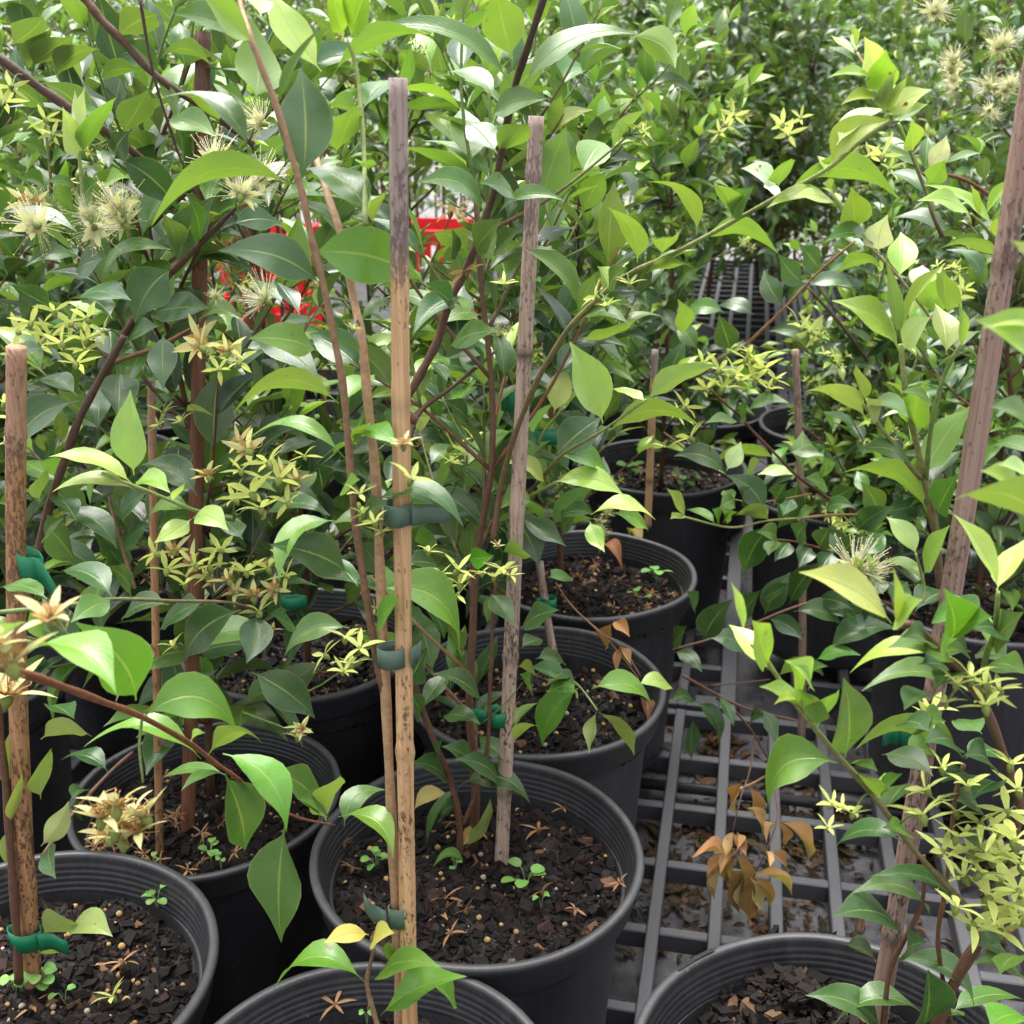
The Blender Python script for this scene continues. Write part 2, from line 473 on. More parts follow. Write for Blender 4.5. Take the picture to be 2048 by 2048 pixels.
# galvanised rails that carry the bench, seen through the slots
for k, (z, bb) in enumerate(((-.055, 1.33), (-.055, 1.40), (-.058, 1.47))):
    mb = MB(); tube(mb, [(-.3 + i * .25, 0, 0) for i in range(8)], .008, .008, (.32, .32, .34), n=10)
    o = mb.build('bench_rail', M_GRID); o.location = (.10 + bb * rv[0], bb * rv[1] + .02, z); o.rotation_euler = (0, 0, -ROW)
    tag(o, ('thin grey metal rail under the slots, nearest of three', 'thin grey metal rail under the slots, middle one', 'thin grey metal rail under the slots, farthest of three')[k], 'rail', 'rails under the bench')
# leaf litter lying on the mat under the slots
mb = MB(); n = 3600
c0 = ptz(D(1420), D(1600), -.075)
cl_ = rng.normal(0, 1, (160, 2)) * (.25, .3); pk_ = cl_[rng.integers(160, size=n)] + rng.normal(0, .016, (n, 2))
sc_ = rng.random(n) < .3; pk_[sc_] = rng.normal(0, 1, (sc_.sum(), 2)) * (.25, .3)
P = np.c_[c0.x + pk_[:, 0], c0.y + pk_[:, 1], np.full(n, -.072) + rng.uniform(0, .004, n)]
az = rng.uniform(0, 6.28, n); ln = rng.uniform(.006, .02, n) * np.where(rng.random(n) < .06, 2.2, 1)
d = np.c_[np.cos(az), np.sin(az), rng.normal(0, .15, n)] * ln[:, None]
cl = np.array((.060, .029, .017)) * rng.uniform(.3, 1.5, (n, 1)) * np.where(rng.random((n, 1)) < .06, 2.6, 1)
leaves(mb, P - d / 2, P + np.c_[np.zeros((n, 2)), rng.uniform(0, .004, n)], P + d / 2, np.c_[rng.normal(0, .4, (n, 2)), np.ones(n)], ln * rng.uniform(.25, .6, n), .3, cl, 2, (ST, SW))
mb.build('leaf_litter', M_DRY)['kind'] = 'stuff'

# ---------------------------------------------------------------- pots
RIM, PH = .150, .27
def lathe(mb, prof, n=96, c=(.5, .5, .5)):
    prof = np.asarray(prof); k = len(prof); th = np.arange(n) * 2 * math.pi / n
    V = np.stack([prof[:, 0][:, None] * np.cos(th), prof[:, 0][:, None] * np.sin(th), np.repeat(prof[:, 1][:, None], n, 1)], -1).reshape(-1, 3)
    mb.add(V, [(i * n + j, i * n + (j + 1) % n, (i + 1) * n + (j + 1) % n, (i + 1) * n + j) for i in range(k - 1) for j in range(n)], c)
def pot_meshes():
    body = MB()
    out = [(.0, .006), (.105, .006), (.1125, 0), (.116, .004), (.1165, .02), (.1305, PH - .03)]
    inner = [(.1408, PH - .006)]
    for i in range(9):
        z = PH - .009 - i * .0052; r = .1400 - i * .00135
        inner += [(r, z), (r - .0011, z - .0016), (r - .0004, z - .0034)]
    inner += [(.1245, PH - .09), (.112, .03), (0, .028)]
    lathe(body, out); lathe(body, inner)
    rim = MB()
    lathe(rim, [(.1302, PH - .033), (.1400, PH - .034), (.1425, PH - .031), (.1440, PH - .012), (.1475, PH - .008), (.1496, PH - .003), (.1490, PH + .0004), (.1472, PH + .0013),
                (.1436, PH + .0013), (.1420, PH + .0004), (.1411, PH - .002), (.1406, PH - .0065)])
    for q in (body, rim):                     # rims are never perfectly round
        for i, v in enumerate(q.v):
            th = np.arctan2(v[:, 1], v[:, 0]); f = 1 + (.0045 * np.sin(2 * th + .6) + .002 * np.sin(3 * th + 2)) * np.clip(v[:, 2] / PH, 0, 1)
            v[:, :2] *= f[:, None]; v[:, 2] += .0009 * np.sin(5 * th + 1) * np.clip(v[:, 2] / PH, 0, 1)
    return body.mesh('pot_wall', M_POT), rim.mesh('pot_rim', M_POT)
ME_WALL, ME_RIM = pot_meshes()

def soil_meshes(seed, nchip, level=-.040):
    rg = np.random.default_rng(seed)
    mb = MB(); nr, na = 26, 64
    r = np.linspace(0, .1310, nr); th = np.arange(na) * 2 * math.pi / na
    X = r[:, None] * np.cos(th); Y = r[:, None] * np.sin(th)
    ph = rg.uniform(0, 6.28, 8)
    def hgt(X, Y):
        h = 0
        for i, (fx, fy, a) in enumerate(((31, 17, .004), (-23, 40, .003), (70, -55, .0022), (95, 80, .0016), (13, -11, .004), (150, 60, .001))):
            h = h + a * np.sin(X * fx + Y * fy + ph[i])
        return h
    Z = PH + level + hgt(X, Y) + rg.normal(0, .0009, X.shape)
    mb.add(np.stack([X, Y, Z], -1).reshape(-1, 3), [(i * na + j, (i + 1) * na + j, (i + 1) * na + (j + 1) % na, i * na + (j + 1) % na) for i in range(nr - 1) for j in range(na)])
    soil = mb.mesh('soil', M_SOIL)
    ch = MB()
    cube = np.array([(x, y, z) for z in (-1, 1) for y in (-1, 1) for x in (-1, 1)], float)
    fc = [(0, 2, 3, 1), (4, 5, 7, 6), (0, 1, 5, 4), (2, 6, 7, 3), (0, 4, 6, 2), (1, 3, 7, 5)]
    for i in range(nchip):
        rr = .129 * math.sqrt(rg.random()); a = rg.uniform(0, 6.28); x, y = rr * math.cos(a), rr * math.sin(a)
        s = rg.lognormal(math.log(.0019), .7); s = min(s, .0075)
        v = cube * np.array((1, rg.uniform(.5, .9), rg.uniform(.2, .55))) * s * rg.uniform(.45, 1.25, (8, 3))
        m = np.array((Matrix.Rotation(rg.uniform(0, 6.28), 3, 'Z') @ Matrix.Rotation(rg.normal(0, .5), 3, 'X') @ Matrix.Rotation(rg.normal(0, .5), 3, 'Y')))
        q = rg.random()
        c = np.array((.010, .0075, .007)) * rg.uniform(.5, 1.7) if q < .80 else (np.array((.030, .016, .014)) * rg.uniform(.5, 1.4) if q < .97 else np.array((.16, .085, .05)) * rg.uniform(.6, 1.2))
        ch.add(v @ m.T + (x, y, PH + level + hgt(x, y) + s * .25), fc, c)
    chips = ch.mesh('bark_chips', M_CHIP, False)
    pl = MB()
    for i in range(max(10, nchip // 34)):
        rr = .127 * math.sqrt(rg.random()); a = rg.uniform(0, 6.28); x, y = rr * math.cos(a), rr * math.sin(a)
        s = rg.uniform(.0007, .0026) if rg.random() < .75 else rg.uniform(.0022, .0034)
        th = np.arange(8) * math.pi / 4
        prof = [(-.9, .3), (-.4, .9), (.3, .95), (.85, .45)]
        V = np.array([(x + s * q * math.cos(t), y + s * q * math.sin(t), PH + level + hgt(x, y) + s * (z + .8)) for z, q in prof for t in th])
        pl.add(V, [(k * 8 + j, k * 8 + (j + 1) % 8, k * 8 + 8 + (j + 1) % 8, k * 8 + 8 + j) for k in range(3) for j in range(8)] + [tuple(24 + j for j in range(8))],
               np.array((.46, .30, .12) if rg.random() < .8 else (.42, .36, .27)) * rg.uniform(.6, 1.1))
    return soil, chips, pl.mesh('pellets', M_CHIP), hgt
SOILS = [soil_meshes(11, 5200), soil_meshes(12, 4200), soil_meshes(13, 2600, -.05)]
SOIL_LOW = soil_meshes(14, 500, -.05)

def link(name, me, parent):
    o = bpy.data.objects.new(name, me); COL.objects.link(o); o.parent = parent; return o
def pot(x, y, label, s=1.0, soil=0, rz=0., group=None, low=False):
    t = empty('nursery_pot', (x, y, 0), rz, label, 'plant pot', group or 'black nursery pots')
    t.scale = (s, s, s)
    link('pot_wall', ME_WALL, t); link('pot_rim', ME_RIM, t)
    so = SOIL_LOW if low else SOILS[soil % 3]
    g = link('soil', so[0], t)
    tag(link('bark_chips', so[1], g), kind='stuff')
    tag(link('fertiliser_pellets', so[2], g), kind='stuff')
    return t
POTS = {}
SPEC = (
    ('P1', 900, 1604, 1.0, 'black nursery pot with a wide view of its soil, beside the bare slots'),
    ('P2', 1010, 1292, 1.0, 'black pot touching the back rim of the main pot'),
    ('P3', 1112, 1078, 1.0, 'black pot whose soil is strewn with dried brown star flowers'),
    ('P4', 40, 1835, 1.0, 'black pot in the front left corner with clover seedlings'),
    ('P5', 712, 1998, .99, 'black pot cut by the bottom edge, holding the speckled tan stake'),
    ('P6', 1590, 2045, 1.0, 'black pot in the front right with a slot in its rim and heaped soil'),
    ('P7', 368, 1512, .90, 'black pot behind the front left one, with a dark brown cane'),
    ('P8', 560, 1250, 1.0, 'black pot deep in shade behind the pot with the brown cane'),
    ('P9', 760, 1020, 1.0, 'black pot behind the speckled tan stake, soil half hidden by leaves'),
    ('P10', 150, 1060, .92, 'pot with a pale worn rim behind the leaning cane on the left'),
    ('P12', 1262, 880, 1.0, 'tall black pot at the head of the aisle with weedy soil'),
    ('P13', 1330, 770, .95, 'black pot right behind the weedy pot by the aisle'),
    ('P14', 1570, 800, 1.0, 'black pot with dark wet soil across the aisle, under arching leaves'),
    ('P15', 1560, 925, 1.0, 'black pot across the aisle hidden under a low glossy branch'),
    ('P21', 1850, 1120, 1.0, 'black pot at the right edge behind the leaning cane, buried in leaves'),
    ('P16', -110, 1260, 1.0, 'black pot at the left edge behind the striped cane'),
    ('P17', -60, 1010, 1.0, 'black pot at the left edge in the third row'),
    ('P18', 1700, 700, 1.0, 'black pot among the bushes on the right of the aisle'),
    ('P19', 900, 850, 1.0, 'black pot behind the leaning pale cane, mostly covered by leaves'),
    ('P20', 420, 880, 1.0, 'black pot in the fourth row behind the dark brown cane'))
for name, cx, cy, s, label in SPEC:
    POTS[name] = ptz(D(cx), D(cy), PH * s)
POTS['P5'] = Vector((-.104, .584, .26))
SIZE = {q[0]: (q[3] if q[0] != 'P5' else .955) for q in SPEC}
for it in range(60):                          # pots standing rim to rim never cut into each other
    for k1 in POTS:
        for k2 in POTS:
            if k1 >= k2: continue
            dv = POTS[k2].xy - POTS[k1].xy; need = .15 * (SIZE[k1] + SIZE[k2]) + .001
            if dv.length < need:
                w1 = 0 if k1 in ('P1', 'P2', 'P3', 'P4', 'P5', 'P6') else 1; w2 = 0 if k2 in ('P1', 'P2', 'P3', 'P4', 'P5', 'P6') else 1
                if w1 + w2 == 0: continue
                mv = dv.normalized() * (need - dv.length) / (w1 + w2)
                POTS[k1].x -= mv.x * w1; POTS[k1].y -= mv.y * w1; POTS[k2].x += mv.x * w2; POTS[k2].y += mv.y * w2
for k_, (name, cx, cy, s, label) in enumerate(SPEC):
    p = POTS[name]
    t = pot(p.x, p.y, label, SIZE[name], k_ + 1, random.uniform(0, 6), low=name in ('P13', 'P16', 'P17', 'P18', 'P19', 'P20'))
    if name == 'P5': t.scale.z = .97
    if name == 'P6':                          # flat dark patch on the rim, painting the shade inside a slot
        t.rotation_euler.z = 0
        q = ptz(*src(2, 2, 165, 1620), PH); a0 = math.atan2(q.y - p.y, q.x - p.x)
        mb = MB(); aa = np.linspace(a0 - .14, a0 + .14, 15)
        ww = .0017 * np.clip(np.sin(np.linspace(.25, math.pi - .25, 15)) * 2, 0, 1)
        V = [((.1455 + s_ * w_) * math.cos(a_), (.1455 + s_ * w_) * math.sin(a_), PH + .0022) for a_, w_ in zip(aa, ww) for s_ in (-1, 1)]
        mb.add(V, [(i * 2, i * 2 + 1, i * 2 + 3, i * 2 + 2) for i in range(14)])
        mb.build('rim_slot_shade', M_SOIL, t)
# heap of mix and the painted slot shade on the rim of the front right pot
p = POTS['P6']

# ---------------------------------------------------------------- flowers
def nrm(v):
    v = np.asarray(v, float); return v / (np.linalg.norm(v, axis=-1, keepdims=True) + 1e-12)

def star(kind, seed):
    """five narrow sepals round a cup (unit: 1 = sepal length); c: with stamens, b: brown spent centre, k: dried"""
    rg = np.random.default_rng(seed)
    mb = MB(); st = None
    n = 5
    a = np.arange(n) * 2 * math.pi / n + rg.normal(0, .12, n)
    el = rg.normal(.25 if kind != 'k' else -.1, .22, n)
    d = np.c_[np.cos(a) * np.cos(el), np.sin(a) * np.cos(el), np.sin(el)]
    ln = rg.uniform(.8, 1.08, n) * (.78 if kind == 'c' else 1)
    base = {'g': (.62, .69, .22), 'c': (.74, .74, .42), 'b': (.66, .62, .32), 'k': (.42, .23, .12)}[kind]
    c = np.array(base) * rg.uniform(.8, 1.2, (n, 1))
    P0 = d * .08; P2 = d * ln[:, None]; P1 = (P0 + P2) / 2 + np.c_[np.zeros((n, 2)), rg.uniform(-.02, .18, n)]
    leaves(mb, P0, P1, P2, np.c_[rg.normal(0, .2, (n, 2)), np.ones(n)], rg.uniform(.20, .28, n) * (.8 if kind == 'k' else 1), .35, c, 2, (ST, SW))
    tube(mb, [(0, 0, -.3), (0, 0, -.12), (0, 0, .04)], .05, .1, (.24, .30, .08) if kind != 'k' else (.2, .1, .05), n=6, radii=[.05, .14, .11])
    if kind in 'cb':
        m = 5; a2 = a + .63
        e = np.full(m, .5); d2 = np.c_[np.cos(a2) * np.cos(e), np.sin(a2) * np.cos(e), np.sin(e)]
        leaves(mb, d2 * .05, d2 * .22 + (0, 0, .05), d2 * .42, np.tile((0, 0, 1.), (m, 1)), .3, .2, (.66, .64, .40) if kind == 'c' else (.45, .26, .10), 2, (ST, SW))
    st = MB()
    if kind == 'c':
        for i in range(84):
            a0 = rg.uniform(0, 6.28); e0 = rg.uniform(.2, 1.5); l = rg.uniform(.6, 1.2)
            dd = np.array((math.cos(a0) * math.cos(e0), math.sin(a0) * math.cos(e0), math.sin(e0)))
            q = rg.normal(0, .08, 3)
            pth = smooth_path([dd * .1, dd * l * .55 + q * .7, dd * l + q], 2)
            tube(st, pth, .010, .008, (.66, .63, .40), (.72, .70, .48), n=3)
            tube(st, [pth[-1] - dd * .015, pth[-1] + dd * .02], .024, .02, (.66, .55, .22), n=4)
    if kind == 'b':
        for i in range(16):
            a0 = rg.uniform(0, 6.28); e0 = rg.uniform(.1, 1.3); l = rg.uniform(.2, .55)
            dd = np.array((math.cos(a0) * math.cos(e0), math.sin(a0) * math.cos(e0), math.sin(e0)))
            q = rg.normal(0, .14, 3)
            tube(st, smooth_path([dd * .06, dd * l * .6 + q, dd * l + q * .3], 2), .016, .009, (.33, .16, .05), (.48, .30, .13), n=3)
    return mb.mesh('flower_sepals', M_PETAL), (st.mesh('flower_stamens', M_STAMEN) if st.n else None)
STARS = {k: [star(k, i * 7 + ord(k)) for i in range(5)] for k in 'gcbk'}

def face_rot(d, spin):
    q = Vector(d).to_track_quat('Z', 'Y')
    return (q.to_matrix() @ Matrix.Rotation(spin, 3, 'Z')).to_euler()

def flower(parent, P, r, kind, rg):
    me, st = STARS[kind][rg.integers(5)]
    o = bpy.data.objects.new('flower', me); COL.objects.link(o); o.parent = parent
    o.location = P
    v = nrm(np.array((0, 0, CZ)) - np.array(P)) * .75 + rg.normal(0, .27, 3) + (0, 0, .15)
    o.rotation_euler = face_rot(v, rg.uniform(0, 6.28)); o.scale = (r, r, r)
    if st is not None:
        s = bpy.data.objects.new('stamens', st); COL.objects.link(s); s.parent = o
    return o

# ---------------------------------------------------------------- canes
def cane(base, top, r, m, label, group='bamboo canes staking the shrubs', nodes=4, seed=0, pale=0.):
    rg = np.random.default_rng(seed)
    base, top = np.array(base, float), np.array(top, float)
    L = np.linalg.norm(top - base); k = max(16, int(L / .008))
    t = np.linspace(0, 1, k)
    side = nrm(np.cross(top - base, (0, 1, .1)))
    path = base + (top - base) * t[:, None] + side * (np.sin(t * 3.1) * .003 * rg.normal())[:, None]
    rad = r * (1.06 - .14 * t) * (1 + .02 * np.sin(t * 31 + rg.uniform(0, 6)))
    g = np.zeros(k)
    for q in (np.arange(nodes) + rg.uniform(.2, .8)) / nodes:
        dd = (t - q) * L
        rad = rad + r * .20 * np.exp(-(dd / .004) ** 2); g = np.maximum(g, .95 * np.exp(-((dd + .002) / .0022) ** 2))
    mb = MB()
    n0 = mb.n
    tube(mb, path - base, r, r, (0, 0, 0), n=14, radii=rad)
    cc = np.c_[np.repeat(t, 14), np.repeat(g, 14), np.zeros(14 * k)]
    mb.c[-1] = cc
    o = mb.build('bamboo_cane', m)
    o.location = base
    return tag(o, label, 'cane', group)

def tie(P, rx, ry, hgt, m, label, az=0., tail=None, tilt=0.):
    """a loop of thin tape pinched round cane and stem, with a free tail"""
    rj = np.random.default_rng(len(label) * 7); mb = MB(); n = 40; th = np.arange(n) * 2 * math.pi / n
    X, Y = rx * np.cos(th), ry * np.sin(th) * (1 - .25 * np.cos(th) ** 2)
    V = np.array([(x, y, z + tilt * x) for z in (-hgt / 2, 0, hgt / 2) for x, y in zip(X, Y)])
    q_ = sum(rj.normal() * np.sin(th * f_ + rj.uniform(0, 6)) / f_ for f_ in (2, 3, 5, 8)); V[:, :2] *= 1 + np.tile(.035 * q_, 3)[:, None]; V[:, 2] += np.tile(.0008 * q_[::-1], 3)
    F = [(k * n + j, k * n + (j + 1) % n, (k + 1) * n + (j + 1) % n, (k + 1) * n + j) for k in range(2) for j in range(n)]
    mb.add(V, F)
    for tl in (tail or []):
        x0, dx, dz, dy = tl
        pts = []
        for q in np.linspace(0, 1, 7):
            for z in (-1, 0, 1):
                pts.append((x0 + dx * q, -ry * (1 - q) * .6 + dy * q + .002 * math.sin(q * 5), dz * q * q + z * hgt / 2 * (1 - .15 * q) + tilt * x0))
        mb.add(pts, [(i * 3 + j, i * 3 + j + 1, i * 3 + j + 4, i * 3 + j + 3) for i in range(6) for j in range(2)])
    o = mb.build('tie_tape', m); o.location = P; o.rotation_euler = (0, 0, az)
    so = o.modifiers.new('thick', 'SOLIDIFY'); so.thickness = .0005
    return tag(o, label, 'tie tape', 'tape ties on the canes')

# ---------------------------------------------------------------- shrubs grown by rule
def jitter(rg, c, s=.18):
    c = np.asarray(c, float)
    return np.clip(c * (1 + rg.normal(0, s)) * (1 + rg.normal(0, .07, 3)), .003, .9)

def grow(seed, H=.75, z0=.10, nbr=14, blen=(.12, .30), leaf=.058, dark=.6, spread=.9, prof=(LT, LW), nv=4, step=.033, flowers=5, lean=(0, 0), accept=None, org=(0, 0, 0), young=1.0, ntop=3):
    """a shrub rooted at the origin: returns stem MB, foliage MB, list of flower spots"""
    rg = np.random.default_rng(seed)
    stem, fol = MB(), MB(); spots = []
    A = dict(P0=[], P1=[], P2=[], N=[], W=[], F=[], C=[])
    org = np.array(org, float)
    cnt = [0, 0]
    def put(P0, d, up, L, c, W):
        d = nrm(d)
        droop = rg.uniform(.05, .5)
        P2 = P0 + nrm(d + np.array((0, 0, -droop * .7))) * L
        P1 = P0 + nrm(d + np.array((0, 0, .25)) + rg.normal(0, .16, 3)) * L * .5
        cnt[1] += 1
        if accept is not None and not accept(org + P0, org + P2, org + (P0 + P2) / 2 + (0, 0, .01)): return
        cnt[0] += 1
        A['P0'].append(P0); A['P1'].append(P1); A['P2'].append(P2); A['N'].append(nrm(up + rg.normal(0, .28, 3))); A['W'].append(W); A['F'].append(rg.uniform(.1, .6)); A['C'].append(c)
    def shoot(path, r0, r1, colr, lf, age0):
        cnt[0] = cnt[1] = 0; k0 = {q: len(A[q]) for q in A}
        seg = np.linalg.norm(np.diff(path, axis=0), axis=1); s = np.r_[0, np.cumsum(seg)]; L = s[-1]
        q = rg.uniform(.2, .9) * step; ph = rg.uniform(0, 3.14); i = 0
        nn = max(1, int((L - q) / step))
        while q < L:
            k = min(len(path) - 2, int(np.searchsorted(s, q)) - 1 if q > 0 else 0); k = max(k, 0)
            f = (q - s[k]) / (seg[k] + 1e-9); P = path[k] * (1 - f) + path[k + 1] * f; T = nrm(path[k + 1] - path[k])
            u = nrm(np.cross(T, (.17, .31, .93))); v = np.cross(T, u)
            a = ph + i * 1.57 + rg.normal(0, .25)
            tip = 1 - (L - q) / max(L, .09)
            last = (L - q) < step * 1.3
            for sg in (1, -1):
                if rg.random() < .10 and not last: continue
                side = sg * (u * math.cos(a) + v * math.sin(a))
                if tip > .74 and rg.random() < .85 * young: c = LC[rg.choice(list('llLbu'))]; sc = .62 + .3 * (1 - tip)
                else:
                    c = LC[rg.choice(list('dddDm') if rg.random() < dark else list('dmmbbu'))]; sc = 1.
                d = side * rg.uniform(.7, 1.1) + T * rg.uniform(.45, .9)
                if last: d = side * .4 + T
                upv = np.array((0, 0, 1.)) + T * .7 - side * .15
                Ll = lf * rg.uniform(.75, 1.2) * sc
                put(P, d, upv, Ll, jitter(rg, c), Ll * rg.uniform(.38, .52))
            q += step * rg.uniform(.8, 1.25); i += 1
        if cnt[0] < .45 * cnt[1]:                 # a shoot that would stand mostly bare is left out
            for q in A: del A[q][k0[q]:]
            return False
        tube(stem, path, r0, r1, colr, tuple(np.array(colr) * .4 + np.array(LIME) * .5) if age0 > .4 else colr, n=5)
        return True
    hz = np.linspace(0, H, 9)
    wob = np.cumsum(rg.normal(0, .006, (9, 2)), axis=0)
    trunk = np.c_[wob[:, 0] + lean[0] * (hz / H), wob[:, 1] + lean[1] * (hz / H), hz]
    trunk = smooth_path(list(trunk), 2)
    tube(stem, trunk, .0048, .0018, BROWN, BROWN, n=6)
    nb = nbr
    for b in range(nb):
        z = z0 + (H - z0) * (b + rg.uniform(0, .8)) / nb
        k = int(z / H * (len(trunk) - 1)); P = trunk[min(k, len(trunk) - 1)]
        az = b * 2.4 + rg.normal(0, .4)
        L = rg.uniform(*blen) * (1 - .35 * z / H)
        e = rg.uniform(.35, 1.0)
        d = np.array((math.cos(az) * math.cos(e), math.sin(az) * math.cos(e), math.sin(e)))
        p1 = P + d * L * .5 * spread; p2 = P + d * L * spread + np.array((0, 0, .25 * L * rg.uniform(-.4, 1.)))
        path = smooth_path([P, p1, p2], 4)
        if not shoot(path, .0021, .0009, BROWN if rg.random() < .75 else RED, leaf, rg.random()): continue
        if rg.random() < .55:
            dd = nrm(d + rg.normal(0, .6, 3)); shoot(smooth_path([p1, p1 + dd * L * .3, p1 + dd * L * .55 + (0, 0, .02)], 3), .0015, .0008, GREENST, leaf * .9, .8)
        if rg.random() < flowers / nb:
            spots.append(p2 if rg.random() < .6 else p1)
    for b in range(ntop):
        P = trunk[-1 - b]; d = nrm(np.array((rg.normal(0, .35), rg.normal(0, .35), 1.)))
        shoot(smooth_path([P, P + d * .07, P + d * .15 + rg.normal(0, .01, 3)], 3), .0018, .0009, GREENST, leaf, .9)
    if A['P0']:
        leaves(fol, A['P0'], A['P1'], A['P2'], A['N'], A['W'], A['F'], A['C'], nv, prof, .10)
    return stem, fol, spots

def cluster(seed, kind, n=7, r=.0115):
    """a small spray of star flowers as one mesh"""
    rg = np.random.default_rng(seed)
    mb = MB()
    for i in range(n):
        me, st = STARS[kind][rg.integers(5)]
        d = nrm(rg.normal(0, 1, 3) + (0, 0, .5)); P = d * rg.uniform(.008, .022)
        Mx = np.array(face_rot(d + rg.normal(0, .3, 3), rg.uniform(0, 6)).to_matrix()) * r * rg.uniform(.8, 1.1)
        for m in (me, st):
            if m is None: continue
            v = np.empty(len(m.vertices) * 3); m.vertices.foreach_get('co', v); v = v.reshape(-1, 3) @ Mx.T + P
            c = np.empty(len(m.vertices) * 4); m.color_attributes['tint'].data.foreach_get('color', c)
            mb.add(v, [tuple(p.vertices) for p in m.polygons], c.reshape(-1, 4)[:, :3])
        tube(mb, [np.zeros(3), P * .6, P], .0006, .0006, GREENST, n=3)
    return mb.mesh('flower_cluster', M_PETAL)
CLUSTERS = {k: [cluster(31 + i + ord(k), k, 7 if k == 'g' else 4) for i in range(2)] for k in 'gcb'}

def shrub(name, parts, loc, label, cat='shrub', group=None, rz=0., kinds='ggc', seed=0):
    stem, fol, spots = parts
    rg = np.random.default_rng(seed + 99)
    t = empty(name, loc, rz, label, cat, group)
    stem.build('stem', M_TWIG, t)
    if fol.n: fol.build('foliage', M_LEAF, t)
    for P in spots:
        k = kinds[rg.integers(len(kinds))]
        o = bpy.data.objects.new('flower_cluster', CLUSTERS[k][rg.integers(2)]); COL.objects.link(o); o.parent = t
        o.location = P; o.rotation_euler = (rg.normal(0, .4), rg.normal(0, .4), rg.uniform(0, 6)); s = rg.uniform(.85, 1.2); o.scale = (s, s, s)
    return t
# ---------------------------------------------------------------- shrubs traced branch by branch
LNAT = {'d': .066, 'm': .064, 'b': .068, 'u': .066, 'l': .056, 'L': .054, 'p': .048, 'o': .058, 'D': .062, 'k': .05, 'P': .060, 'Y': .045, 'G': .05, 'X': .03, 'w': .04, 'K': .05}

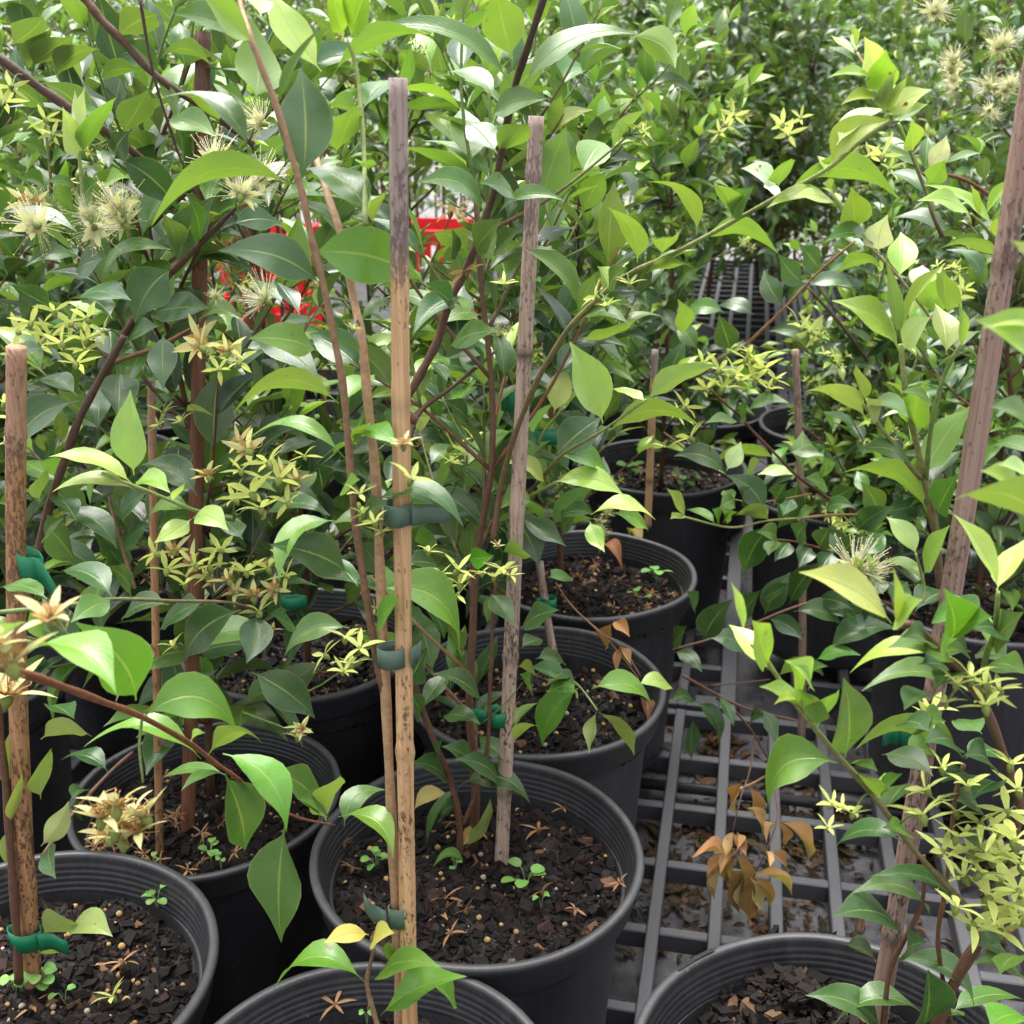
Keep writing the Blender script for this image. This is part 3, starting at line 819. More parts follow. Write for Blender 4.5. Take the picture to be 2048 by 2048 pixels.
class Hero:
    def __init__(s, name, loc, label, g, seed, cat='shrub', group=None, stemname='stem'):
        s.t = empty(name, loc, 0, label, cat, group)
        s.o = np.array(s.t.location); s.g = g; s.tile = (0, 0); s.rg = np.random.default_rng(seed)
        s.br = []; s.lv = []; s.fl = []
    def px(s, x, y): return src(s.tile[0], s.tile[1], x, y)
    def parse(s, text):
        for line in text.strip().splitlines():
            w = line.split('#')[0].split()
            if not w: continue
            if w[0] == 'T': s.tile = (int(w[1]), int(w[2]))
            elif w[0] == 'g': s.g = float(w[1])
            elif w[0] == 'b':
                r0, r1, cc = float(w[1]) / 1000, float(w[2]) / 1000, w[3]
                pts, g, tl = [], s.g, s.tile
                for q in w[4:]:
                    if q[0] == 't': s.tile = (int(q[1]), int(q[2])); continue
                    v = [float(z) for z in q.split(',')]
                    if len(v) > 2: g = v[2]
                    pts.append((*s.px(v[0], v[1]), g))
                s.tile = tl
                s.br.append((pts, r0, r1, cc, []))
            elif w[0] == 'l':
                bx, by, tx, ty, wd = map(float, w[1:6]); k = w[6]; bend = float(w[7]) if len(w) > 7 else None
                s.lv.append((*s.px(bx, by), *s.px(tx, ty), wd * TS, k, bend, s.g))
            elif w[0] == 'f':
                for q in w[2:]:
                    x, y, r = map(float, q.split(','))
                    s.fl.append((*s.px(x, y), r * TS, w[1], s.g))
        return s
    def build(s):
        rg = s.rg
        dense = []
        for bi, (pts, r0, r1, cc, own) in enumerate(s.br):
            W = smooth_path([np.array(pt(*p)) for p in pts], 6)
            pp = smooth_path([np.array(p) for p in pts], 6)
            dense.append((W, pp))
        nb = len(dense)
        fol = [MB() for _ in range(nb + 1)]
        acc = [dict(P0=[], P1=[], P2=[], N=[], W=[], F=[], C=[], K=[]) for _ in range(nb + 1)]
        for (bx, by, tx, ty, wd, k, bend, g) in s.lv:
            best, bd, bg = nb, 70., g
            for i, (W, pp) in enumerate(dense):
                dd = np.hypot(pp[:, 0] - bx, pp[:, 1] - by); j = dd.argmin()
                if dd[j] < bd: best, bd, bg = i, dd[j], pp[j, 2]
            P0 = np.array(pt(bx, by, bg)); Q = np.array(pt(tx, ty, bg))
            p = np.linalg.norm(Q - P0); Ln = LNAT[k] * rg.uniform(.92, 1.12)
            ray = nrm(P0 - np.array((0, 0, CZ)))
            dep = P0[1] * cP - (P0[2] - CZ) * sP
            wreal = wd / FPX * dep
            Ln = max(Ln, min(wreal / .5, .09))
            dg = 0.
            if p < .93 * Ln:
                sg = -1 if rg.random() < .68 else 1
                dg = sg * .62 * math.sqrt(Ln * Ln - p * p)
                dg = max(dg, -.045)
            P2 = np.array(pt(tx, ty, bg + dg))
            T = nrm(P2 - P0); L = np.linalg.norm(P2 - P0)
            Wd = max(wreal, .0)
            wn = .50 * L
            view = -ray; view = nrm(view - T * view.dot(T))
            side = np.cross(T, view)
            cph = min(1, wreal / max(wn, 1e-6))
            phi = min(math.acos(cph), 1.05) * .9
            Wd = wreal / math.cos(phi) * (1.15 if k in 'kK' else .95)
            s1 = view * math.cos(phi) + side * math.sin(phi); s2 = view * math.cos(phi) - side * math.sin(phi)
            N = s1 if s1[2] > s2[2] else s2
            if k in UNDER:
                N = s1 if s1[2] < s2[2] else s2
                N = -N
            ix, iy = tx - bx, ty - by; il = math.hypot(ix, iy)
            px_, py_ = iy / il, -ix / il
            if py_ > 0 or (abs(iy) > 2.2 * abs(ix) and px_ < 0): px_, py_ = -px_, -py_
            mx, my = (bx + tx) / 2, (by + ty) / 2
            b = bend if bend is not None else rg.normal(0, .05)
            P1 = np.array(pt(mx + px_ * b * il * 2, my + py_ * b * il * 2, bg + dg * .4)) + N * L * rg.uniform(.04, .17) * (1 if k not in 'pP' else .5)
            A = acc[best]
            A['P0'].append(P0); A['P1'].append(P1); A['P2'].append(P2); A['N'].append(N); A['W'].append(Wd); A['F'].append(rg.uniform(.5, 1.15) if k in 'kK' else rg.uniform(.06, .38)); A['C'].append(jitter(rg, LC[k], .07)); A['K'].append(k)
        for i in range(nb + 1):
            A = acc[i]; par = s.t
            if i < nb:
                (pts, r0, r1, cc, own) = s.br[i]; W, pp = dense[i]
                mb = MB(); k = len(W)
                c0 = SC[cc[0]]; c1 = SC[cc[-1]]
                rad = np.linspace(r0, r1, k) * (1 + .10 * np.sin(np.linspace(0, k * .9, k)))
                tube(mb, W - s.o, r0, r1, c0, c1, n=8, radii=rad)
                par = mb.build('branch' if i else 'stem', M_TWIG, s.t)
            if A['P0']:
                K = np.array([q in 'kK' for q in A['K']])
                for sel, nm, m in ((~K, 'foliage', M_LEAF), (K, 'withered_leaves', M_DRY)):
                    if not sel.any(): continue
                    g = lambda q: np.array(A[q])[sel]
                    mb = MB(); leaves(mb, g('P0') - s.o, g('P1') - s.o, g('P2') - s.o, g('N'), g('W'), g('F'), g('C'), 6, (LTH, LWH), .2 if nm == 'foliage' else .5)
                    mb.build(nm, m, par)
        for (x, y, r, k, g) in s.fl:
            bg, bd = g, 60.
            for i, (W, pp) in enumerate(dense):
                dd = np.hypot(pp[:, 0] - x, pp[:, 1] - y); j = dd.argmin()
                if dd[j] < bd: bd, bg = dd[j], pp[j, 2]
            bg += rg.uniform(-.05, -.008)
            P = np.array(pt(x, y, bg)); dep = P[1] * cP - (P[2] - CZ) * sP
            flower(s.t, P - s.o, 1.18 * r / FPX * dep, k, rg)
            if k in 'gcb' and bd < 60 and bd > 6 and dense:
                i, j = min(((i, int(np.hypot(pp[:, 0] - x, pp[:, 1] - y).argmin())) for i, (W, pp) in enumerate(dense)), key=lambda q: np.hypot(dense[q[0]][1][q[1], 0] - x, dense[q[0]][1][q[1], 1] - y))
                Bp = dense[i][0][j]
                mb = MB(); tube(mb, smooth_path([Bp - s.o, (Bp + P) / 2 - s.o + (0, 0, .004), P - s.o - (0, 0, .002)], 3), .0007, .0006, GREENST, n=4)
                mb.build('flower_stalk', M_TWIG, s.t)
        return s.t
LTH = np.array((0, .05, .08, .12, .18, .26, .36, .46, .56, .66, .75, .82, .88, .93, .97, 1.))
LWH = np.interp(LTH, LT, LW); LWH = np.array((.035, .04, .06, .2, .46, .75, .95, 1., .94, .77, .55, .36, .215, .12, .06, .012))
# ---------------------------------------------------------------- the traced shrubs
def at_base(cx, cy, z=PH - .045): return ptz(D(cx), D(cy), z)

HERO_F = Hero('staked_shrub', at_base(745, 1945), 'tall shrub tied to the speckled tan cane, with one large vivid green leaf', .62, 1, group=None).parse('''
T 1 1
b 2.6 1.5 BT t12 262,260,.635 240,90,.63 t11 205,1780 160,1500 135,1360 85,1000 62,760 18,260 t00 1845,1870 1790,1590 1715,1290 1655,1020 1530,600 1455,400 1380,200,.63 1330,20,.65 1310,-120,.66
b 3.7 1.8 T t12 330,1980,.632 325,1600,.632 302,1200,.632 275,600,.63 247,0,.63 t11 222,1300 200,800 150,300 122,0 t00 1950,1640,.64 1890,1330,.65 1800,1050,.67 1730,820,.70
T 0 0
l 1670 985 1655 372 345 d .04
l 1640 1045 835 1250 140 u .24
l 1770 1570 1205 1385 235 d .10
l 1700 1395 2318 1545 345 b .10
l 1410 545 1385 95 270 u
l 1320 190 955 75 170 m .05
l 1440 90 1370 -30 130 l
l 1400 240 1090 -60 160 l
l 1775 395 1500 -60 200 l -.1
l 1530 590 1770 150 60 m
l 1850 850 1960 580 190 u
l 1760 1942 1370 1870 180 b .06
l 1380 850 890 540 110 d .18
l 1360 580 1215 475 80 m
T 1 0
l 60 210 180 -120 170 l
l 20 200 -60 -100 150 l
l -40 420 500 190 110 u .12
b 1.6 1.0 L 140,1240 130,800,.66 95,400,.68 40,220,.68
l 120 640 -60 580 120 u
l 160 940 110 900 70 u
l 165 1190 -190 930 190 d .1
l 180 1240 260 1050 60 u
l 130 600 280 440 130 m
T 1 1
l 20 340 195 190 120 b
l 60 560 320 590 110 b .2
l 10 830 110 770 80 b
l 90 590 170 460 70 u
l 100 1360 -60 1180 110 d
l 190 1370 655 1720 225 b .22
l 200 1570 330 1420 110 b
l 120 1010 260 900 120 d
l 180 905 680 1030 125 d .22
l 130 1000 400 850 90 d
T 0 1
l 1870 350 1300 390 110 u .24
l 1900 650 1340 580 75 b .20
l 1860 1000 1545 1330 130 b .22
l 1930 1290 1490 1130 235 d .05
f g 1950,-60,60
T 1 1
f g 395,770,130
f g 110,850,90 190,1010,100 230,1060,100 130,960,90
f b 350,580,110
T 1 1
f g 30,1640,120 110,1700,120 60,1790,110 20,1830,90
''')
HERO_SEED = Hero('young_shoot', at_base(712, 1940), 'small sprig with two yellow leaves at its tip, rising from the front pot', .62, 2, cat='young plant').parse('''
T 1 2
b 2.0 1.2 TB 215,1960,.61 195,1900,.61 150,1720 165,1610 190,1520
l 160 1440 -90 1485 115 Y .06
l 175 1490 300 1430 115 Y .1
l 215 1520 325 1620 90 b
l 175 1715 560 1620 130 b .12
l 225 1885 700 1670 165 b .05
l 140 1705 -372 1755 130 b .28
l 480 1690 645 1845 100 b
''')
HERO_C = Hero('staked_shrub', at_base(935, 1610), 'shrub in the main pot, tied low to the leaning pale cane with emerald tape', .88, 3).parse('''
T 1 2
g .86
b 3.2 2.6 B 660,1010,.885 660,830,.88 620,620,.88 540,420 450,180 400,0 t11 385,1780 370,1560
b 2.0 1.6 B 680,830,.88 740,680 800,500 820,330 825,150 830,0 t11 835,1800 845,1500 860,1330
l 730 300 1040 0 10 m
l 600 600 390 490 120 d .1
l 740 540 560 400 120 d .1
l 880 620 640 470 120 d
l 670 610 1050 715 140 d .2
l 940 490 765 340 130 d
l 670 620 480 950 60 d .1
l 690 960 830 690 80 P
l 660 720 560 810 90 d
l 550 240 775 280 90 d .12
l 450 200 640 -20 100 d
l 790 180 500 0 100 d .1
l 430 260 370 100 80 d
l 960 380 1100 290 60 P .2
l 960 300 1090 160 60 u
l 530 450 565 360 50 d
T 1 1
l 380 1880 480 1700 160 d
l 400 1900 200 1750 110 d
l 580 1650 440 1440 120 d
l 830 1400 965 1580 130 d
l 1000 1590 1210 1490 130 d .05
l 1150 1310 1290 1320 80 d
l 360 1230 560 1260 110 d
l 890 1170 1050 1190 90 u
l 710 1210 850 1190 130 X
f g 650,1270,120 660,1350,110 650,1410,100 560,1290,70 490,1170,80 900,1270,110 850,1310,90 940,1300,80 780,1290,70
f b 870,1140,45
g .85
b 2.6 1.2 BL 845,1120,.89 880,850,.895 930,640,.89 985,470,.88 1100,200,.86 1220,0,.85 t10 1300,1770,.84 1500,1580,.83 1610,1505,.82 1770,1430,.81 t20 0,1400,.80 140,1325,.79 330,1220,.78 580,1080,.76 850,930,.74 1040,770,.72 1210,655,.71
b 3.4 2.2 BD 420,450,.80 340,370,.80 400,270 470,140 540,0 t10 600,1680,.80 700,1480 790,1240 850,1060 880,900 960,500,.78 1040,250,.76 1140,-60,.75
b 2.4 1.6 DB 360,620,.9 440,400,.93 620,260,.95 860,60,.97
T 1 0
l 950 475 130 180 120 m .16
l 950 330 860 -60 250 u
l 1010 485 1650 190 130 m .12
l 1600 200 1850 380 190 u .16
l 870 850 1040 680 160 u
l 865 845 690 660 160 d
l 830 640 1150 545 150 m .05
l 860 540 590 400 100 m .1
l 795 1190 420 1010 140 m .2
l 860 1200 1240 1110 80 m .16
l 740 1390 900 1200 160 m
l 790 1420 880 1300 100 o
l 850 1390 990 1270 120 d
l 710 1400 510 1290 130 o .1
l 640 1440 620 1260 60 d
l 540 1800 790 1750 100 m .1
l 690 1640 400 1850 130 d
l 640 1700 470 1560 110 d
l 1310 1700 1015 1375 125 m .1
l 1480 1600 1590 1480 90 m
l 1480 1600 1420 1470 110 u
l 1640 1450 1465 1140 120 u .15
l 1690 1510 1960 1480 60 u .12
l 1775 1410 1850 1310 110 u
l 1310 1770 1600 1790 80 m .12
l 1320 1880 1640 1760 70 u
l 970 1090 770 1010 110 m
f k 610,1170,110 690,1500,125
f g 910,1570,90
f g 1410,1640,110 1470,1690,80 1600,1570,90
T 1 1
l 480 110 600 100 90 m
l 860 60 560 120 120 m .08
l 600 40 880 -50 130 m
l 500 120 590 230 80 d
l 700 440 570 330 120 d
T 2 0
l 125 1300 -154 1005 80 u .25
l 130 1350 575 1400 105 u .18
l 320 1210 440 1030 140 m
l 320 1205 225 1020 130 u
l 575 1035 650 875 110 u
l 570 1040 370 930 110 w .12
l 570 1100 500 1010 60 w
l 600 1100 1255 1115 130 u .22
l 840 960 785 860 60 l
l 860 915 1200 665 170 l .16
l 900 800 1180 600 110 p .12
l 1160 645 1425 495 115 p .05
l 1230 665 1400 575 80 p
l 1165 640 1240 370 85 P
l 1190 640 1295 415 60 P
b 1.4 .8 LT 1200,650,.71 1170,550,.71 1100,440,.72 1010,290,.73
l 1150 525 1170 270 185 l
l 1100 430 1050 200 130 p
l 1010 280 1050 145 45 l
l 1010 270 955 130 40 l
l 1110 460 845 430 50 l .06
l 1160 570 920 580 65 l .14
l 1000 300 865 195 40 l
l 990 330 870 260 45 m
b 1.3 .8 LT 880,1080,.75 1000,1270,.75 1120,1400,.75 1250,1540,.76 1390,1720,.77 1480,1850,.79
l 870 1060 820 1010 60 l
l 900 1140 510 1150 90 l .14
l 900 1130 660 1085 70 p .1
l 1000 1270 980 1030 190 l
l 1130 1390 1180 1185 175 w
l 1115 1375 825 1340 90 m .2
l 1240 1535 1250 1280 180 l
l 1160 1495 900 1510 85 u .2
l 1350 1610 1370 1465 140 w
l 1290 1780 1500 1450 110 l
l 1400 1720 1490 1500 190 l
''')
HERO_E = Hero('staked_shrub', at_base(1075, 1290), 'shrub in the second pot with a pair of pale lime leaves and hairy pale shoots', .98, 4).parse('''
T 1 1
b 2.2 1.1 BL 720,1170,1.0 790,1050,.98 890,930,.96 1050,860,.94 1200,780,.92
b 1.8 1.0 BL 1010,870,.97 1100,780,.95 1220,640,.92 1350,560,.90 1450,500,.88 1690,330,.85
b 1.3 1.0 L 1085,590,.95 1130,500,.94 1195,420,.93 1240,370,.92
l 1450 460 1265 5 240 L .03
l 1180 405 1235 130 150 L
l 1200 410 1340 275 60 u
l 1690 330 2080 140 140 P .05
l 1480 510 1980 470 110 u .16
l 1190 640 1440 430 220 d .05
l 1210 640 1478 728 140 b .08
l 1110 600 950 560 90 d .1
l 870 830 1050 480 200 d
l 1135 810 905 675 95 L .16
l 1180 790 1572 865 140 L .12
l 1060 860 888 930 130 b .12
l 980 800 880 730 70 m
l 940 940 1100 1245 230 d .05
l 1230 960 1400 960 110 d
l 1385 965 1742 995 80 L .16
l 1510 960 1702 1062 105 b .1
l 1380 1000 1462 1172 115 L
l 1320 950 1230 1060 110 d
l 500 840 775 1040 160 d .1
l 860 1000 690 850 120 d
l 1000 980 1250 1140 130 d
l 1690 340 1500 270 60 l
g 1.02
b 1.8 1.2 BG 1130,2080,1.03 1180,1990,1.02 1290,1940,1.0 1310,1980,.99
T 1 2
b 1.2 .9 GL 1290,40,.99 1340,90,.98 1420,200,.96
l 1320 75 1118 400 180 b .12
l 1390 80 1725 180 130 b .16
l 1640 60 1848 95 85 L .1
l 1418 205 1378 440 70 P
l 1430 215 1625 450 90 P .06
l 1300 60 1140 100 110 b
l 1270 20 1050 -40 110 d
l 1040 70 990 0 70 b
l 1180 -20 1300 60 90 d
T 1 1
l 1000 1700 1110 1650 90 d
l 1080 1760 1250 1810 80 d .1
l 980 1800 1080 1850 70 l
l 1260 1850 1150 1900 80 d
f g 620,590,110 620,680,100 730,540,80 660,640,80
''')
HERO_L = Hero('staked_shrub', at_base(48, 1760), 'shrub at the front left whose lowest leaves show olive undersides, tied low with emerald tape', .70, 5).parse('''
T 0 2
b 3.4 2.8 B 105,1700,.71 90,1400 60,1000 35,640 10,420 -20,100
b 2.4 0.7 R -250,-60,.46 60,-20,.47 345,70,.50 560,150,.52 780,235,.54 1050,385,.57 1200,500,.585 1290,560,.59 1450,690,.61 1640,790,.62 1850,835,.635
l 30 640 85 275 110 P
l 225 360 510 350 105 P .16
l 225 690 285 410 110 P
l 30 1070 130 790 90 P
l 225 950 380 700 140 P
l 60 830 125 550 70 P
l 280 930 310 1130 100 d
l 235 1440 410 1370 170 P
l 380 1410 622 1450 170 L .14
l 100 1500 330 1540 60 P
l 1110 470 460 405 105 b .20
l 790 240 1310 320 270 b .30
l 1150 445 1450 385 95 u .22
l 1060 380 1135 325 40 l .2
l 1240 550 1352 975 280 m .02
l 1250 560 860 605 60 m .14
l 1250 560 1000 645 55 m .1
l 1230 440 1580 870 200 b .15
l 1762 800 1490 540 175 m .14
l 1575 835 1553 1482 295 m .02
l 1800 810 1885 560 150 P
l 1810 800 1640 690 100 m .1
l 1900 840 2130 640 130 m .25
T 1 2
l -10 790 292 1015 130 b .24
T 0 1
g .46
l 750 1990 420 1560 330 b .1
l 190 1700 640 1950 230 b .14
l 90 1560 -70 1700 150 b
f b 280,1540,210
f b 60,1800,260 -40,1700,180
T 0 2
f b 40,120,230
g .54
b .8 .7 G 785,240,.54 770,400,.535 790,600,.53
f b 640,740,215 720,800,200 640,850,210 760,880,190 560,800,190 680,920,190 800,790,200 600,900,170
''')
HERO_W = Hero('staked_shrub', at_base(120, 1040), 'shrub at the upper left with long dark leaning branches and cream puff flowers', .86, 6).parse('''
T 0 0
b 3.2 3.0 DB -140,230,.84 0,320 200,470 390,600 560,710 670,790,.86 800,900,.89 960,1100,.93
b 3.0 2.4 BD 440,-40,.86 490,20,.86 560,110 680,230 820,380 960,490 1150,610 1260,690 1400,800
b 1.1 .8 D 770,-20,.84 830,330 890,560 990,860 1050,980
l 60 250 240 90 160 o
l 150 400 300 150 110 o
l 170 370 410 200 150 o
l 310 430 555 275 130 o .12
l 470 10 520 230 90 d
l 880 80 650 205 190 o .08
l 690 215 880 400 150 d
l 550 440 775 390 110 o .1
l 870 340 1165 360 90 o .22
l 260 600 95 470 140 o
l 670 745 815 495 175 o
l 640 860 720 720 170 d
l 650 870 985 1160 215 d .08
l 920 660 1200 760 150 m .05
l 600 720 480 520 80 d
l 980 640 860 480 90 o
l 1220 700 980 520 90 u
b 2.0 .9 L 460,1230,.80 455,1000 438,880 432,720
l 450 860 645 535 115 u .05
l 430 885 345 590 130 p
l 440 770 470 475 65 p
l 430 740 412 490 50 p
b 1.4 .9 OL 285,1060,.95 270,880 240,620 
l 290 900 365 850 60 m
l 270 880 110 785 80 m .1
l 240 760 160 640 90 l
l 250 1045 105 985 90 m .1
l 430 1085 245 1005 55 m .15
l 330 1000 425 915 70 m
l 470 1110 545 990 90 m
l 570 1040 705 980 75 l .1
l 290 1080 300 1180 80 u
b 2.8 1.6 BD 950,1500,.88 1110,1340,.86 1300,1150,.83
b 3.2 2.4 B 560,2140,.90 640,1930,.89 740,1760,.88 860,1600,.88 950,1500,.88
l 980 1470 1190 1080 220 d .08
l 970 1400 900 1180 130 o
l 1280 1240 1560 1240 140 d .1
l 950 1485 745 1785 260 d .12
l 830 1730 1160 1700 170 d
l 1100 1360 1030 1070 90 m
l 290 1700 60 1570 140 d
l 440 1430 140 1475 100 d .12
l 580 1425 420 1500 150 d
l 430 1640 725 1660 120 d .06
l 560 1545 950 1380 85 m .16
l 1570 1680 1370 1540 95 d
l 1520 1550 1655 1740 90 D
l 1090 1800 1345 1770 90 m .2
l 0 1180 430 1285 75 d .12
l 700 1880 880 1800 110 d
l 620 1760 450 1660 110 d
f c 1180,900,150 1330,1080,150 1440,980,130
f c 200,1240,165 260,1190,130 520,1260,130 660,1160,150 690,1240,140 500,1200,110
f c 1450,680,115 1470,1660,125 1190,1640,60
f b 1110,1890,170 150,1110,110 200,1120,90
f g 170,1780,110 300,1720,110 280,1860,110 480,1760,110 480,1880,110 570,1830,100 100,1830,110 390,1790,100 210,1900,100
f g 20,560,110 60,480,100 250,660,90 290,740,80
T 0 1
g .76
f b 1250,70,115 1110,40,130
f g 1320,120,110 1210,160,90 1260,60,90
f g 340,20,110 470,60,110 420,130,120
l 740 745 720 275 205 L .02
l 730 795 270 645 110 L .1
l 745 825 285 842 85 L .1
l 750 785 940 845 130 l .1
l 950 895 1022 790 45 l
l 1060 935 810 980 95 b .1
l 1055 990 850 1120 120 L
l 1060 985 1262 1055 150 L .14
b 1.8 1.1 GL 1290,990,.78 1170,970,.76 1060,935,.745 950,890,.735 740,805,.72 560,735,.715
f g 1480,680,130 1330,720,110 1440,930,120 1590,900,110 1300,880,110 1680,640,90
f g 860,1180,110 1020,1350,100 1220,1160,110 1360,1280,110 1430,1500,110 1580,1300,100
f b 1060,1230,110 1260,1330,100 1560,1180,90
f b 1370,610,135 1320,570,100 1150,750,110
f g 1390,850,150 1540,770,130
f b 1640,780,95 1560,730,90
f b 960,1170,110
f g 920,1270,115 1150,1250,130 1140,1310,100 1480,1260,110 1080,1240,100
f b 1400,1420,130 1300,1390,85 1520,1380,105 1470,1250,90 1180,1330,80
f g 960,1690,90
f b 1500,1600,60
''')
HERO_K = Hero('staked_shrub', at_base(85, 1640), 'shrub beside the striped left cane, its brown fork carrying dark drooping leaves', .80, 7).parse('''
T 0 1
b 3.4 2.6 BD 60,1950,.78 140,1500 225,1100,.80 300,830,.80 350,680 420,480 490,330 600,130 685,-20
b 2.0 1.4 BR 600,135,.82 720,90,.83 870,40,.84 1050,-60,.85
b 1.6 1.2 DB 780,190,.92 900,340,.92 1040,480,.93
l 435 335 82 675 185 d .14
l 260 50 0 160 80 d .1
l 425 310 180 240 100 d .1
l 660 170 650 425 230 d
l 540 490 545 260 130 d
l 1090 860 780 690 190 d .12
l 990 570 1000 765 170 D
l 900 -30 900 275 170 d
l 1390 0 1765 222 170 d .06
l 1340 1100 1200 950 140 d
l 1450 980 1820 970 100 d .16
l 1780 840 1750 680 130 D
l 110 955 -20 900 80 m
l 120 1140 -10 980 120 d
l 330 960 645 1155 150 d .14
l 660 1000 825 830 110 d
l 250 1100 350 985 90 m
l 610 885 770 850 100 o
l 220 890 260 700 80 P
l 300 860 420 1000 110 d
b 1.5 1.0 GB -20,1505,.64 330,1470,.65 620,1430,.66 950,1440,.68 1265,1450,.70 1440,1500,.74
l 620 1420 330 1280 160 d .1
l 260 1430 -10 1370 90 m .12
l 620 1435 390 1560 150 m .05
l 935 1460 670 1555 110 d .08
l 1130 1450 880 1605 130 d .06
l 1330 1490 1020 1775 220 d .1
l 1410 1510 1360 1785 200 d
l 1490 1505 1640 1600 90 d
l 1930 1590 1570 1745 145 m .16
f g 1790,1740,110
f g 900,400,90 1000,450,90 880,470,70 20,350,90 50,430,90 30,560,80
b 1.8 1.4 TB 745,1370,.98 650,1060,.98 600,860,.99
l 640 1160 480 950 110 d
l 680 1180 850 1010 100 d
l 720 1400 600 1250 100 d
T 0 2
l 600 545 330 480 90 d .14
l 270 175 410 250 100 d
l 390 695 490 650 70 d
l 380 735 440 795 70 d
b 1.8 1.6 B 230,1010,.80 420,750,.84 610,540,.88 735,430,.9
l 1390 -10 1740 245 230 d .06
b 1.0 .9 G 1340,210,.93 1500,270,.92 1600,310,.92
f g 1660,290,85 1640,350,80
f b 1670,310,70
''')
